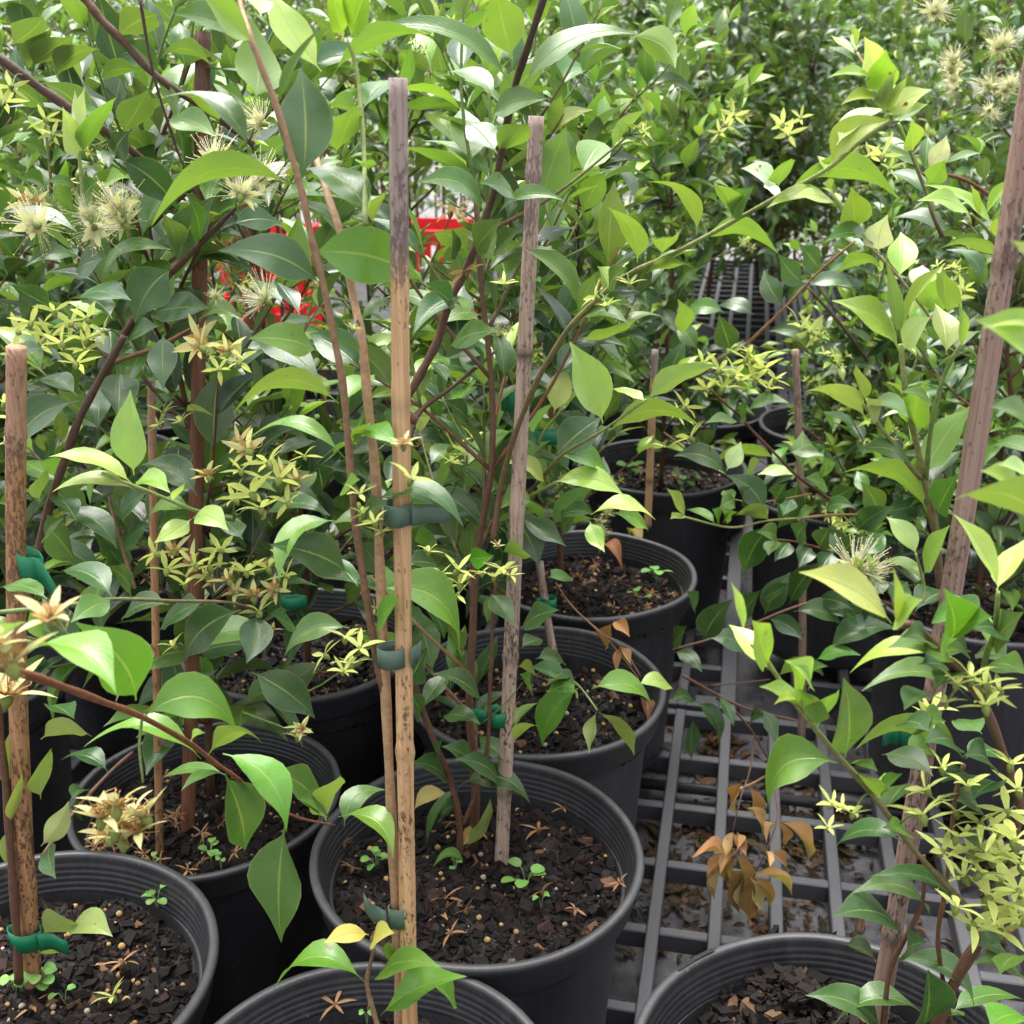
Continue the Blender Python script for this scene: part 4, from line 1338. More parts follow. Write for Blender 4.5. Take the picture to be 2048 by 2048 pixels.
HERO_R = Hero('staked_shrub', at_base(1720, 1940), 'many-branched shrub in the front right pot, thick with yellow green star flowers', .60, 8).parse('''
T 2 2
b 4.2 2.0 B 1430,1990,.62 1560,1680,.62 1700,1450 1780,1300 1830,1100 1900,760 1890,640 1780,340 1700,140,.56 t21 1620,1890,.54 1500,1760,.52 1340,1590,.50 1240,1570,.49
b 2.0 1.4 B 1150,1990,.62 1190,1650,.62 1290,1430 1370,1260 1380,1000
b 1.8 1.4 BO 1540,1990,.63 1470,1600,.63 1460,1400 1500,1180 1540,800 1560,640 1600,500
b 2.0 1.2 BL 1700,1400,.60 1620,1290,.59 1350,1000,.57 1120,700,.55 940,490,.54 800,330,.53 640,120,.52 520,-60,.515 t21 430,1680,.51
l 905 490 523 728 275 b .30
l 940 465 935 20 215 m .03
l 790 305 905 105 130 u
l 780 305 690 85 120 u
l 720 210 470 70 100 L .06
l 690 195 550 170 50 l .3
l 700 110 640 -60 110 L
l 1130 690 1030 555 110 u
l 1130 690 1165 545 70 l
l 1140 660 1260 550 80 m
l 960 500 1125 540 60 m .1
l 1600 465 1000 420 125 u .22
l 1610 465 1840 450 110 d .1
l 1150 445 1430 565 140 d .1
l 1260 925 875 980 110 d .2
l 1290 900 1150 850 90 b
l 1262 1420 875 1340 165 d .16
l 1425 1365 975 1215 120 m .2
l 1600 1330 1080 1120 110 d .14
l 1290 600 1170 745 120 d
l 1665 1880 1225 1570 140 d .16
l 930 1490 1110 1590 90 d
l 1410 1910 880 1940 120 m .22
l 1150 1970 725 1775 180 d .1
l 1370 1960 1400 1630 200 d
l 1290 1560 1400 1480 110 d
l 1932 1700 1650 1600 130 m .1
l 1530 1870 1932 1800 110 m .12
l 1640 150 1035 95 110 m .2
l 1730 1950 1932 1890 160 b
l 1480 1900 1600 1870 70 b
f g 870,720,100 985,770,105 850,850,85 930,740,80
f g 1480,520,120 1420,200,130 1390,230,110 1500,160,100
f g 1390,640,140 1370,780,175 1450,700,110
f g 1640,990,195 1880,920,200 1740,1240,215 1870,1290,190 1720,180,160 1800,1140,170 1690,1100,150 1840,760,160 1920,1050,190 1780,870,130 1900,1200,180 1750,100,140
f b 1850,1440,110
f g 1480,980,150 1560,900,140 1600,1120,160 1560,1290,140 1650,1380,170 1760,1010,190 1820,1000,180 1690,820,150 1900,640,150 1860,500,130 1620,620,120 1560,760,130 1800,1420,170 1920,1350,190
T 2 1
f g 1640,1860,150 1720,1900,150 1560,1900,120 1800,1930,140
l 1460 1740 970 1840 110 l .14
l 520 1820 303 1572 150 L .05
l 520 1800 430 1545 160 l
l 385 1600 315 1335 60 L
l 740 1930 610 1770 110 L
l 1200 1565 690 1282 190 L .06
l 1240 1580 1210 1250 60 L
l 1210 1570 1375 1430 120 L
l 1500 1700 1490 1370 215 b
l 1740 1710 1520 1400 80 b .12
l 1540 1790 1180 1700 150 m .1
g .545
l 1330 1500 1560 1400 130 d .1
l 1620 1500 1420 1565 140 m .1
l 1700 1550 1480 1480 150 d .1
l 1560 1620 1760 1530 130 m
l 1480 1640 1625 1745 120 d
l 1400 1700 1250 1640 110 d .1
l 1640 1720 1450 1790 140 m .12
l 1350 1790 1530 1855 120 d .1
l 1800 1650 1620 1600 130 d .1
l 1850 1780 1660 1740 140 d .1
l 1600 1860 1440 1925 120 d
T 2 2
l 1440 120 1270 200 120 d .1
l 1500 260 1330 330 130 m .12
l 1420 330 1240 300 120 d .1
l 1550 420 1380 380 130 d .1
l 1460 470 1270 440 120 m .12
l 1640 560 1480 600 130 d .1
l 1700 330 1560 250 120 m
l 1750 520 1600 450 130 d .1
l 1800 600 1650 700 140 d
l 1700 760 1560 700 120 m .1
l 1750 980 1600 900 120 d
l 1850 1560 1680 1500 130 d .1
l 1932 1560 1800 1660 120 m
T 2 1
b 2.0 1.1 GL 1700,1990,.57 1710,1800,.56 1770,1600,.54 1790,1390,.53
l 1790 1385 1540 960 110 L .03
l 1780 1385 1950 1090 140 L
l 1760 1700 1932 1500 170 m
l 1720 1800 1950 1850 140 m .1
g .44
l 2100 1060 1555 880 220 u .14
g .50
l 1990 500 1740 370 110 m .1
l 1990 640 1740 600 90 m .1
l 1920 870 1690 722 120 L .08
l 1990 760 1790 690 90 p
g .44
l 2060 -30 1690 -60 30 l
T 2 0
l 2070 2070 1662 1765 230 l .08
l 2000 1500 1858 1325 90 l
T 2 1
g .68
b 2.8 1.6 BL 1475,1400,.70 1440,1050,.70 1400,850,.70 1345,600,.70 1300,400,.69 1270,220,.68 t20 1250,1900,.68
b 1.7 1.1 GL 1390,770,.70 1420,480,.68 1490,200,.67 t20 1560,1940,.66 1590,1880,.66
b 1.9 1.1 BL 1365,760,.70 1330,730,.69 1200,560,.68 1040,350,.67
l 1400 950 925 735 110 u .20
l 1390 750 1640 375 195 u .05
l 1330 490 1395 220 200 l
l 1060 435 715 290 105 P .16
l 1040 345 1000 130 75 P
l 1060 370 1295 430 100 m .16
l 1090 450 1165 330 110 p
l 1440 385 1245 290 55 b .16
l 1300 560 1400 430 100 u
l 1320 700 1030 600 110 d .1
l 1420 800 1600 610 110 d
l 1450 960 1570 740 170 m
l 1340 1190 1170 975 130 L .06
l 1380 1300 1525 1020 110 l
l 1370 1330 1120 1240 70 b .2
b 1.2 .9 L 1370,1450,.66 1380,1350,.66 1335,1180,.65
f c 1000,1270,160 1060,1290,120
l 1080 1370 1060 1160 50 l
l 1000 1350 1000 1190 70 l
T 2 0
g .66
l 1240 1950 870 1660 145 l .08
l 1230 1860 1170 1430 85 P
l 1260 1830 1500 1455 80 l .06
l 1270 1940 1420 1750 140 p
l 1500 1960 1440 1675 145 l
l 1590 1920 1570 1670 60 l
l 1560 1940 1690 1830 90 m
l 1510 1730 1490 1495 150 u
''')
HERO_Q = Hero('low_branched_shrub', at_base(1560, 905), 'shrub across the aisle whose low branches arch out with dark mirror-glossy leaves', 1.28, 9).parse('''
T 2 1
b 2.4 1.4 BR 1000,940,1.45 860,880,1.40 680,750,1.36 580,650,1.33 450,520,1.30 370,430,1.28 260,330,1.26 150,230,1.25
b 1.8 1.2 RL 1160,970,1.40 900,965,1.34 680,985,1.30 500,1000,1.28 310,1035,1.25 50,975,1.22
b 1.8 1.3 OB 1000,1300,1.3 850,1410,1.27 620,1490,1.25 300,1620,1.22 -10,1710,1.20
b 1.6 1.0 BL -60,510,1.34 60,600,1.33 170,680,1.32 285,740,1.30
l 570 660 200 690 70 u .14
l 480 655 390 745 60 u
l 590 660 610 590 70 m
l 690 750 460 745 70 p .08
l 690 780 570 1040 165 d
l 540 1020 390 1290 195 d .08
l 500 965 285 745 150 d .14
l 530 1000 335 970 90 u .2
l 360 450 410 340 60 m
l 360 455 170 460 60 m
l 400 400 640 350 70 m .12
l 700 700 820 640 70 m
l 700 690 710 500 120 m
l 640 620 830 640 70 m
l 820 760 830 640 90 m
l 850 830 720 760 80 m
l 860 870 1010 810 110 d
l 1060 850 1010 720 90 m
l 830 940 1000 920 90 d .1
l 1130 960 1030 780 150 m
l 1150 950 1390 910 160 d
l 960 1195 800 1030 110 d .06
l 1010 1060 1220 920 150 d .1
l 1160 990 960 1000 120 d
l 1040 1190 1160 1060 130 d
l 680 990 770 930 60 m
l 160 1660 325 1430 170 d .06
l 370 1530 480 1380 110 d
l 500 1520 645 1280 145 d .05
l 640 1460 812 1225 130 d .05
l 520 1540 712 1660 115 d .12
l 660 1500 930 1590 115 d .14
l 180 1650 440 1765 115 d .16
l 0 1720 155 1835 90 d .1
l -10 1680 72 1575 85 d
l 850 1720 1245 1600 145 d .14
l 420 1540 340 1400 80 d
l 480 1430 640 1340 90 d
l 110 1500 60 1380 70 d
l 850 1420 960 1540 110 d
l 790 1430 990 1490 110 d .1
l 60 970 -40 820 70 l
l 60 970 -20 990 50 l
l 230 1020 60 940 50 b .1
l 250 1010 210 930 60 b
l 290 1020 270 920 40 G
l 280 1010 350 950 50 b
l 285 740 0 640 130 d .16
l 150 650 220 580 70 p
l 110 640 80 610 50 l
l 290 720 370 560 110 p
l 1010 1550 900 1480 100 d
l 760 1760 580 1850 90 u
l 780 1770 1030 1740 80 b .1
l 700 1850 850 1800 70 m
l 830 1850 700 1780 60 m
b 1.6 1.0 BR 1150,1270,1.32 900,1180,1.28 700,1120,1.25 560,1100,1.23
l 1050 1235 1150 1100 130 d .06
l 1000 1215 960 1345 130 d
l 920 1190 1010 1070 120 d
l 880 1170 800 1295 130 d .05
l 800 1150 870 1030 120 d
l 760 1140 690 1255 120 d
l 680 1115 740 1005 110 d .05
l 640 1110 555 1225 120 d
l 570 1100 455 1060 110 m .1
l 570 1105 520 1190 90 m
b 1.7 1.1 BR 1330,1520,1.32 1200,1460,1.3 1080,1420,1.28 960,1400,1.26
l 1200 1460 1290 1335 140 d .06
l 1180 1450 1120 1575 130 d
l 1080 1420 1010 1545 130 d
l 1090 1420 1155 1295 130 d .05
l 970 1400 890 1330 110 d
b 1.4 .9 RL 760,850,1.36 560,885,1.32 440,900,1.3 330,880,1.28
l 650 870 600 970 105 d
l 560 885 625 785 115 d
l 500 895 430 1000 125 d .05
l 440 900 375 805 115 d
l 340 882 245 935 100 m .08
l 335 880 270 830 70 m
f g 250,165,110 400,105,105 440,100,110 500,160,110 450,225,110 270,265,120 330,190,100 180,270,90 160,130,90 560,220,90 370,230,100 520,270,90
f g 60,370,110 90,540,110 20,420,90
T 2 2
g 1.2
b 2.0 1.2 B 50,10,1.24 230,110,1.24 400,190,1.22 560,230,1.22 690,260,1.22
b 1.6 1.1 B 230,130,1.24 340,210,1.23 440,330,1.22 480,400,1.22 520,470,1.22
b 1.0 .8 BD 440,335,1.22 432,460,1.16 405,580,1.10 380,640,1.08 350,760,1.06 325,870,1.05 330,960,1.045
b 1.0 .8 BD 520,470,1.215 545,560,1.16 560,660,1.11 570,800,1.08 520,950,1.05 470,1060,1.04 440,1120,1.035
b 1.4 1.0 TB 345,640,1.12 440,600,1.15 525,550,1.22 600,500,1.22
b .9 .7 B 190,65,1.23 360,50,1.22 530,30,1.22
l 110 150 -10 140 90 d .16
l 105 245 98 472 85 d .05
l 115 150 245 392 95 d .12
l 480 190 560 390 80 d
l 420 270 500 230 70 d
l 250 120 330 290 80 d
g 1.05
l 375 590 340 770 60 k
l 420 615 435 800 80 k
l 380 730 490 895 50 k .1
l 330 860 288 1010 60 K
l 345 870 345 980 50 k
l 300 1000 100 1015 75 K .12
l 340 980 225 1245 95 K .08
l 340 980 372 1215 80 k
l 565 800 592 975 45 k
l 580 810 738 1040 85 K .08
l 505 975 530 1065 45 K
l 520 985 620 1098 50 k .12
l 440 1110 650 1222 80 K .12
l 430 1080 370 1330 85 k .1
l 460 1120 425 1395 95 k
l 330 880 400 1010 70 k
l 320 960 255 1110 80 K
l 430 1110 520 1290 80 k
l 420 1120 470 1330 70 K
l 300 1010 180 1120 70 k
l 570 830 510 930 60 k
l 350 1000 300 1180 70 k
l 420 1090 300 1230 70 K
''')
HERO_M = Hero('low_branched_shrub', at_base(1640, 640), 'bush right of the aisle with a pale shoot rising before dark leaves', 1.3, 10).parse('''
T 2 0
b 2.0 1.2 BL 1480,1300,1.06 1430,1190,1.05 1390,1060,1.05 1310,850,1.04 1240,680,1.03
b 2.2 1.8 R 1770,1100,1.3 1640,1010,1.3 1500,965,1.3 1300,960,1.3
b 1.6 1.0 BL 1932,1400,.95 1800,1370,.93 1720,1260,.92 1640,1180,.91
l 1320 835 1310 660 115 l
l 1385 950 1400 750 110 m
l 1400 950 1505 745 120 p
l 1420 1020 1500 880 130 l
l 1370 955 1115 820 70 m .12
l 1490 905 1695 845 45 m
l 1400 1090 1170 960 85 d .1
l 1290 840 1130 760 60 m
l 1650 1205 1340 1110 90 l .12
l 1695 1190 1640 1025 50 l
l 1720 1195 1882 980 60 l
l 1800 1340 1845 1180 95 l
l 1770 1270 1375 1020 60 l .1
l 1810 1430 1470 1370 70 u .12
l 1700 1560 1500 1380 70 d .2
l 1520 1290 1210 1205 80 d .1
g 1.3
b 1.8 1.3 O 350,1950,1.3 620,1690,1.28 800,1500,1.27 1000,1330,1.26
b 3.2 2.0 DB 1120,2060,1.7 920,1790,1.7 740,1590,1.7
l 600 1690 495 1490 130 d
l 720 1570 575 1400 130 d
l 805 1495 690 1345 130 d
l 740 1580 995 1580 90 d .12
l 740 1570 630 1690 50 d .1
l 310 1935 245 1735 150 d
l 440 1740 240 1690 90 d .14
l 280 1725 50 1740 100 m .14
l 40 1850 20 1650 110 l
l 770 1895 520 1830 110 d .14
l 840 1480 1010 1430 80 d
l 130 1930 20 1760 110 m
f g 750,1830,110 800,1850,90 700,1810,80
f c 1440,60,110
f c 1545,340,80 1530,390,80 1545,440,75 1560,490,70
f c 1790,260,90 1830,250,80
f c 1740,480,75 1830,500,75 1860,470,70
f c 1740,610,60 1760,640,50
f g 600,690,95 630,740,95 700,650,60 330,640,80 280,690,80 250,730,60
f g 1150,860,110 1080,860,75 1190,930,70 1560,1640,90 1600,1600,80
''')
for h in (HERO_F, HERO_SEED, HERO_C, HERO_E, HERO_L, HERO_W, HERO_K, HERO_R, HERO_Q, HERO_M):
    h.build()
# ---------------------------------------------------------------- canes, tapes
def vcane(x0, y0, x1, y1, g0, g1, r, m, label, nodes=4, seed=0):
    b = pt(D(x0), D(y0), g0); b.z = min(b.z, PH - .05)
    return cane(b, pt(D(x1), D(y1), g1), r, m, label, nodes=nodes, seed=seed)
vcane(770, 1945, 751, 147, .628, .622, .0054, M_CANE[0], 'speckled tan cane in the front middle, grey and weathered at its top', 3, 1)
vcane(945, 1638, 1012, 219, .885, .90, .0062, M_CANE[1], 'pale grey cane standing in the main pot, leaning right', 5, 2)
vcane(67, 1905, 32, 655, .725, .70, .0067, M_CANE[3], 'striped tan and black cane at the left edge', 3, 3)
vcane(352, 1650, 383, 60, .96, 1.0, .0066, M_CANE[2], 'dark red brown cane behind the left shrubs', 4, 4)
vcane(1650, 1945, 1962, 60, .665, .66, .0068, M_CANE[4], 'leaning pinkish tan cane at the right edge', 3, 5)
vcane(1068, 1255, 1018, 1060, 1.19, 1.20, .0048, M_CANE[1], 'short thin grey cane with emerald tape behind the pale cane', 2, 6)
vcane(302, 1640, 285, 720, .93, .95, .0036, M_CANE[3], 'thin tan cane left of the dark brown one', 4, 7)
vcane(1512, 1395, 1500, 660, 1.42, 1.45, .0052, M_CANE[4], 'thin pale cane among the glossy leaves across the aisle', 3, 8)
vcane(1048, 700, 1040, 150, 1.75, 1.75, .0072, M_CANE[2], 'dark cane behind the pale cane in the main pot', 3, 9)
vcane(440, 600, 455, 200, 1.5, 1.5, .0070, M_CANE[2], 'dark bark-like cane in front of the red crate', 3, 10)
vcane(1228, 860, 1236, 660, 1.75, 1.75, .0058, M_CANE[0], 'orange tan cane at the head of the aisle', 2, 11)

tie(pt(D(739), D(1237), .622), .0092, .0075, .013, M_TIEG, 'grey green tape binding the speckled cane to its stem at middle height', 0, [(.012, .006, .004, .004)])
tie(pt(D(757), D(1722), .628), .0088, .0075, .016, M_TIEG, 'grey green tape low on the speckled cane with a raised tail', 0, [(-.010, -.014, .018, -.004)], .35)
tie(pt(D(752), D(968), .622), .0090, .0075, .013, M_TIEG, 'grey green tape high on the speckled cane with a flag pointing right', 0, [(.008, .022, .001, .0)])
tie(pt(D(938), D(1352), .888), .0108, .008, .014, M_TIE, 'emerald tape holding the pale cane in the main pot', 0, [(-.010, -.012, .004, -.003)], -.12)
tie(pt(D(48), D(1768), .715), .0130, .009, .016, M_TIE, 'emerald tape low on the striped left cane, its tail pointing right', 0, [(.012, .022, -.006, -.002)], -.1)
tie(pt(D(58), D(1068), .705), .0085, .008, .020, M_TIE, 'emerald tape with a drooping flag on the striped left cane', 0, [(.002, .020, -.018, -.012)], -.5)
tie(pt(D(1035), D(1137), 1.195), .0095, .008, .013, M_TIE, 'emerald tape on the short thin grey cane', 0, [(-.006, -.008, .003, -.002)])
tie(pt(D(1028), D(825), 1.17), .014, .003, .016, M_TIE, 'dark green tape deep behind the pale lime leaf pair', 0)
tie(pt(D(962), D(757), 1.0), .008, .008, .016, M_TIE, 'dark green tape beside the pale cane, half hidden by leaves', 0)
tie(pt(D(1738), D(1382), .685), .015, .0045, .017, M_TIE, 'wide dark green tape behind the star flowers on the right', 0, [(-.016, -.012, .0, -.004)])
tie(pt(D(555), D(1135), .98), .012, .004, .012, M_TIE, 'dark green tape in the shade beneath the brown centred flowers', 0)

# ---------------------------------------------------------------- leaf masses of the shrubs behind and between
E_ = [(900, 1620, 325, 200), (1165, 1085, 165, 105), (1100, 1390, 150, 60)]
RECT = [(1215, 1385, 1640, 1800), (0, 1640, 410, 1932), (360, 1770, 1640, 1932), (1195, 950, 1385, 1060), (1330, 470, 1470, 640), (405, 1640, 640, 1932), (1150, 862, 1390, 950), (170, 1520, 580, 1640), (560, 1290, 690, 1390), (1230, 1290, 1500, 1390)]
RECT_R = [(412, 430, 600, 620), (775, 335, 900, 480)]
RECT_F = [(370, 820, 600, 940), (280, 1010, 540, 1160), (340, 630, 480, 720), (20, 570, 230, 680)]
RECT_N = [(700, 380, 790, 1932), (560, 420, 790, 560), (500, 120, 640, 330)]
def keep(P0, P2, Pm):
    for P in (P0, P2, Pm):
        x, y = proj(P); x, y = x[0] / D(1), y[0] / D(1)
        if P[1] < .25: return False
        for cx, cy, a, b in E_:
            if ((x - cx) / a) ** 2 + ((y - cy) / b) ** 2 < 1: return False
        for x0, y0, x1, y1 in RECT:
            if x0 < x < x1 and y0 < y < y1: return False
        for x0, y0, x1, y1 in RECT_R:
            if x0 < x < x1 and y0 < y < y1 and rng.random() < .5: return False
        for x0, y0, x1, y1 in RECT_F:
            if P[1] < .95 and x0 < x < x1 and y0 < y < y1: return False
        if P[1] < .78:
            for x0, y0, x1, y1 in RECT_N:
                if x0 < x < x1 and y0 < y < y1: return False
    return True
def keep_back(gmin):
    def f(P0, P2, Pm):
        return min(P0[1], P2[1]) > gmin and keep(P0, P2, Pm)
    return f

MID = [  # pot, dx, dy, height, gmin, label
    ('P1', 0, .05, .62, .93, 'shrub', 'leafy understorey of the main pot behind the pale cane'),
    ('P7', 0, .04, .66, .90, 'shrub', 'dark leafed shrub tied to the red brown cane'),
    ('P2', -.03, .05, .66, 1.06, 'shrub', 'dense dark shrub growing behind the pale leaning cane'),
    ('P8', 0, .0, .68, .95, 'shrub', 'dark shrub in the shaded pot left of the speckled cane'),
    ('P3', -.04, .02, .66, 1.1, 'shrub', 'shrub in the pot strewn with dried flowers, young tips lime green'),
    ('P9', 0, 0, .70, 1.1, 'shrub', 'shrub between the two tall canes, glossy and dark'),
    ('P10', 0, .03, .66, .95, 'shrub', 'shrub in the worn-rimmed pot at the left'),
    ('P16', .06, .05, .62, .9, 'shrub', 'shrub at the left edge behind the striped cane'),
    ('P17', .03, .05, .70, 1.0, 'shrub', 'shrub at the left edge in the third row, olive backed leaves'),
    ('P19', 0, 0, .72, 1.2, 'shrub', 'shrub before the red crate, right of the speckled cane'),
    ('P20', 0, 0, .70, 1.2, 'shrub', 'shrub before the red crate, right of the brown cane'),
    ('P12', 0, 0, .60, 1.3, 'shrub', 'shrub at the head of the aisle with pale new growth'),
    ('P13', -.02, .05, .66, 1.5, 'shrub', 'second shrub along the aisle with lime tips'),
    ('P14', .06, .02, .42, 1.3, 'shrub', 'low shrub across the aisle above dark wet soil'),
    ('P15', .03, .0, .34, 1.1, 'shrub', 'low dense shrub across the aisle with small round leaves'),
    ('P21', 0, .02, .50, .95, 'shrub', 'dense shrub at the right edge behind the leaning cane'),
    ('P15', .02, -.13, .16, 1.1, 'shrub', 'low glossy branches spilling over the pot rim across the aisle'),
    ('P18', 0, 0, .62, 1.3, 'shrub', 'bush at the right edge behind the leaning cane'),
]
for i, (pn, dx, dy, H, gm, cat, label) in enumerate(MID):
    p = POTS[pn]; org = (p.x + dx, p.y + dy, PH - .05)
    right = pn in ('P14', 'P15', 'P18', 'P21')
    parts = grow(100 + i, H, (.01 if right else .08), 36 if not right else 40, (.11, .27), .064 if not right else .050, (.45 if pn in ('P2', 'P3', 'P13', 'P19', 'P9') else .66) if not right else .7, accept=keep_back(gm), org=org, nv=4, flowers=11, young=.6 if i < 9 else .95)
    shrub('leafy_shrub', parts, org, label, seed=i, kinds='ggb' if i % 2 else 'gcg')

# prototypes for everything farther back
LOWP = (LT2, LW2)
PRO = []
for i in range(5):
    parts = grow(300 + i, .80, .22, 17, (.10, .26), .056, .5, prof=LOWP, nv=2, flowers=8, ntop=4, young=1.)
    PRO.append(('tall', parts))
for i in range(3):
    parts = grow(330 + i, .70, .06, 34, (.14, .33), .049, .93, prof=LOWP, nv=2, step=.026, flowers=9, ntop=4, young=.2)
    PRO.append(('bushy', parts))
GR = 'shrubs in the rows far behind'
roots = []
def place(k, x, y, rz, s, label, group):
    if k < len(roots) and roots[k] is not None and roots[k].get('used'):
        o = copy_tree(roots[k])
    else:
        o = roots[k]; o['used'] = 1
    o.location = (x, y, PH - .05); o.rotation_euler = (0, 0, rz); o.scale = (s, s, s)
    tag(o, label, 'shrub', group)
    return o
for i, (kd, parts) in enumerate(PRO):
    roots.append(shrub('background_shrub', parts, (0, 0, 0), 'x', group=GR, seed=50 + i, kinds='gcg' if kd == 'tall' else 'gc'))
rg = np.random.default_rng(5)
farcane = None
def far_pot(x, y):
    t = empty('nursery_pot', (x, y, 0), rg.uniform(0, 6), 'black pot in the far rows, mostly hidden under shrubs', 'plant pot', 'pots in the rows far behind')
    link('pot_wall', ME_WALL, t); link('pot_rim', ME_RIM, t); link('soil', SOIL_LOW[0], t)
base = np.array((POTS['P1'].x, POTS['P1'].y))
taken = [np.array((POTS[k].x, POTS[k].y)) for k in POTS]
cnt = 0
for i in range(2, 22):
    for j in range(-18, 14):
        q = base + rv * .315 * i + cv * .315 * j + rg.normal(0, .02, 2)
        a = q @ cv; b = q @ rv
        if q[1] < 1.35 or abs(q[0]) > .62 * q[1] + .45: continue
        if min(np.linalg.norm(q - t) for t in taken) < .24: continue
        aisle = a_edge - .15 < a < a_edge + .30 and q[1] < 3.4
        if aisle: continue
        right = a >= a_edge - .1
        if right and q[1] < 1.75: continue
        if i > 12 and rg.random() < .25: continue
        if (-.31 < q[0] / q[1] < -.155 or -.09 < q[0] / q[1] < -.02) and 2.9 < q[1] < 4.1: continue      # where the red crates stand
        k = int(rg.integers(5, 8)) if right and rg.random() < .8 else int(rg.integers(0, 5))
        s = rg.uniform(.85, 1.08) * (1.0 if not right else 1.05) * (1 + .10 * max(0, q[1] - 3.2))
        lab = 'small leafed dark bush in the rows right of the aisle' if right else 'young staked shrub in the rows behind, partly hidden by those in front'
        place(k, q[0], q[1], rg.uniform(0, 6.28), s, lab, 'dark bushes right of the aisle' if right else GR)
        if q[1] < 3.2: far_pot(q[0], q[1])
        if rg.random() < .75:
            if farcane is None:
                farcane = cane((0, 0, PH - .06), (.01, 0, PH + .66), .0055, M_CANE[2], 'x', nodes=4, seed=70)
                c = farcane
            else:
                c = farcane.copy(); COL.objects.link(c)
            c.location = (q[0] + .02, q[1] + .02, PH - .06); c.rotation_euler = (rg.normal(0, .05), rg.normal(0, .05), rg.uniform(0, 6)); c.scale = (1, 1, rg.uniform(.85, 1.2))
            tag(c, 'brown cane staking one of the shrubs in the rows behind', 'cane', 'canes in the rows far behind')
        cnt += 1
for k, (gx, gy) in enumerate(((.62, 3.7), (.86, 4.0), (.50, 4.2), (.74, 4.5), (1.0, 4.6))):
    place(5 + k % 3, gx, gy, k * 1.7, 1.35, 'dark bush closing the far end of the aisle', 'bushes at the end of the aisle')
for r_ in roots:
    if not r_.get('used'): bpy.data.objects.remove(r_)
print('far shrubs', cnt)

# ---------------------------------------------------------------- red crates
def crate(x, y, rz, label):
    t = empty('red_crate', (x, y, 0), rz, label, 'crate', 'red plastic crates among the shrubs')
    W, Dp, H, th = .34, .30, .44, .012
    b = MB()
    def wall(L, tr):
        m = MB()
        box(m, -L / 2, L / 2, -th / 2, th / 2, .0, .05); box(m, -L / 2, L / 2, -th / 2 - .008, th / 2 + .002, H - .045, H)
        n = int(L / .05)
        for i in range(n + 1):
            xx = -L / 2 + i * L / n; ww = .011
            box(m, max(-L / 2, xx - ww), min(L / 2, xx + ww), -th / 2 - .002, th / 2, .05, H - .045)
        box(m, -L / 2, L / 2, -th / 2 - .003, th / 2 - .001, .17, .20)
        v = np.concatenate(m.v) @ np.array(tr[0]).T + tr[1]
        return v, m.f
    Rz = lambda a: np.array(Matrix.Rotation(a, 3, 'Z'))
    for nm, L, a, off in (('front_wall', W, 0, (0, -Dp / 2, 0)), ('back_wall', W, math.pi, (0, Dp / 2, 0)), ('side_wall', Dp - th * 2.2, math.pi / 2, (W / 2 - th / 2, 0, 0)), ('side_wall', Dp - th * 2.2, -math.pi / 2, (-W / 2 + th / 2, 0, 0))):
        v, f = wall(L, (Rz(a), np.array(off)))
        m = MB(); m.add(v, f); m.build(nm, M_RED, t, False)
    m = MB(); box(m, -W / 2 + .02, W / 2 - .02, -Dp / 2 + .02, Dp / 2 - .02, .006, .018); m.build('base', M_RED, t, False)
    return t
p = pt(D(490), D(620), 3.75)
crate(p.x, 3.75, -ROW, 'slotted red plastic crate behind the dark brown cane')
q = pt(D(842), D(480), 3.85)
crate(q.x, 3.85, -ROW + .1, 'slotted red plastic crate between the speckled cane and the pale cane').scale = (.75, 1, 1)

# ---------------------------------------------------------------- fallen flowers, seedlings, dry leaves on the soil
def on_soil(px, py, z=PH - .033): return ptz(px, py, z)
nd = 0
SPOTS = {}
def dried(tile, x, y, r, label, kind='k', group='dried star flowers fallen on the soil'):
    P = on_soil(*src(*tile, x, y)); me, st = STARS[kind][rg.integers(5)]
    o = bpy.data.objects.new('fallen_flower', me); COL.objects.link(o)
    dep = P[1] * cP - (P[2] - CZ) * sP
    s = r * TS / FPX * dep
    s *= 1.4; o.location = (P.x, P.y, P.z + .12 * s + .003); o.scale = (s, s, s); o.rotation_euler = (rg.normal(0, .45), rg.normal(0, .45), rg.uniform(0, 6))
    tag(o, label, 'fallen flower', group)
for t, x, y, r, lb in (((1, 2), 1095, 885, 85, 'dried tan star flower right of the pale cane foot in the main pot'), ((1, 2), 1115, 1225, 85, 'dried star flower below the round leafed seedling in the main pot'),
        ((1, 2), 580, 1265, 90, 'upper of two dried star flowers right of the speckled cane in the main pot'), ((1, 2), 560, 1350, 95, 'lower of two dried star flowers right of the speckled cane in the main pot'),
        ((1, 2), 70, 1095, 75, 'dried star flower left of the speckled cane in the main pot'), ((1, 2), 610, 1455, 80, 'dried flower against the front wall of the main pot'),
        ((1, 2), 640, 840, 75, 'dried flower beside the stem foot in the main pot'), ((1, 2), 1540, 1175, 60, 'dried flower at the right wall of the main pot'),
        ((1, 2), 20, 960, 80, 'dried star flower at the left wall of the main pot'), ((1, 2), 690, 1330, 70, 'tan dried flower near the centre front of the main pot'), ((1, 2), 1300, 1320, 60, 'dried flower near the front right of the main pot'), ((1, 2), 1230, 760, 60, 'dried flower near the back right wall of the main pot'),
        ((0, 2), 680, 1620, 105, 'large dried star flower in the front left pot'), ((0, 2), 180, 1865, 95, 'dried flower at the cane foot in the front left pot'),
        ((0, 2), 1850, 1850, 85, 'dried star flower inside the pot cut by the bottom edge')):
    dried(t, x, y, r, lb)
dried((0, 2), 625, 1810, 95, 'yellow spent star flower near the front rim of the front left pot', 'g')
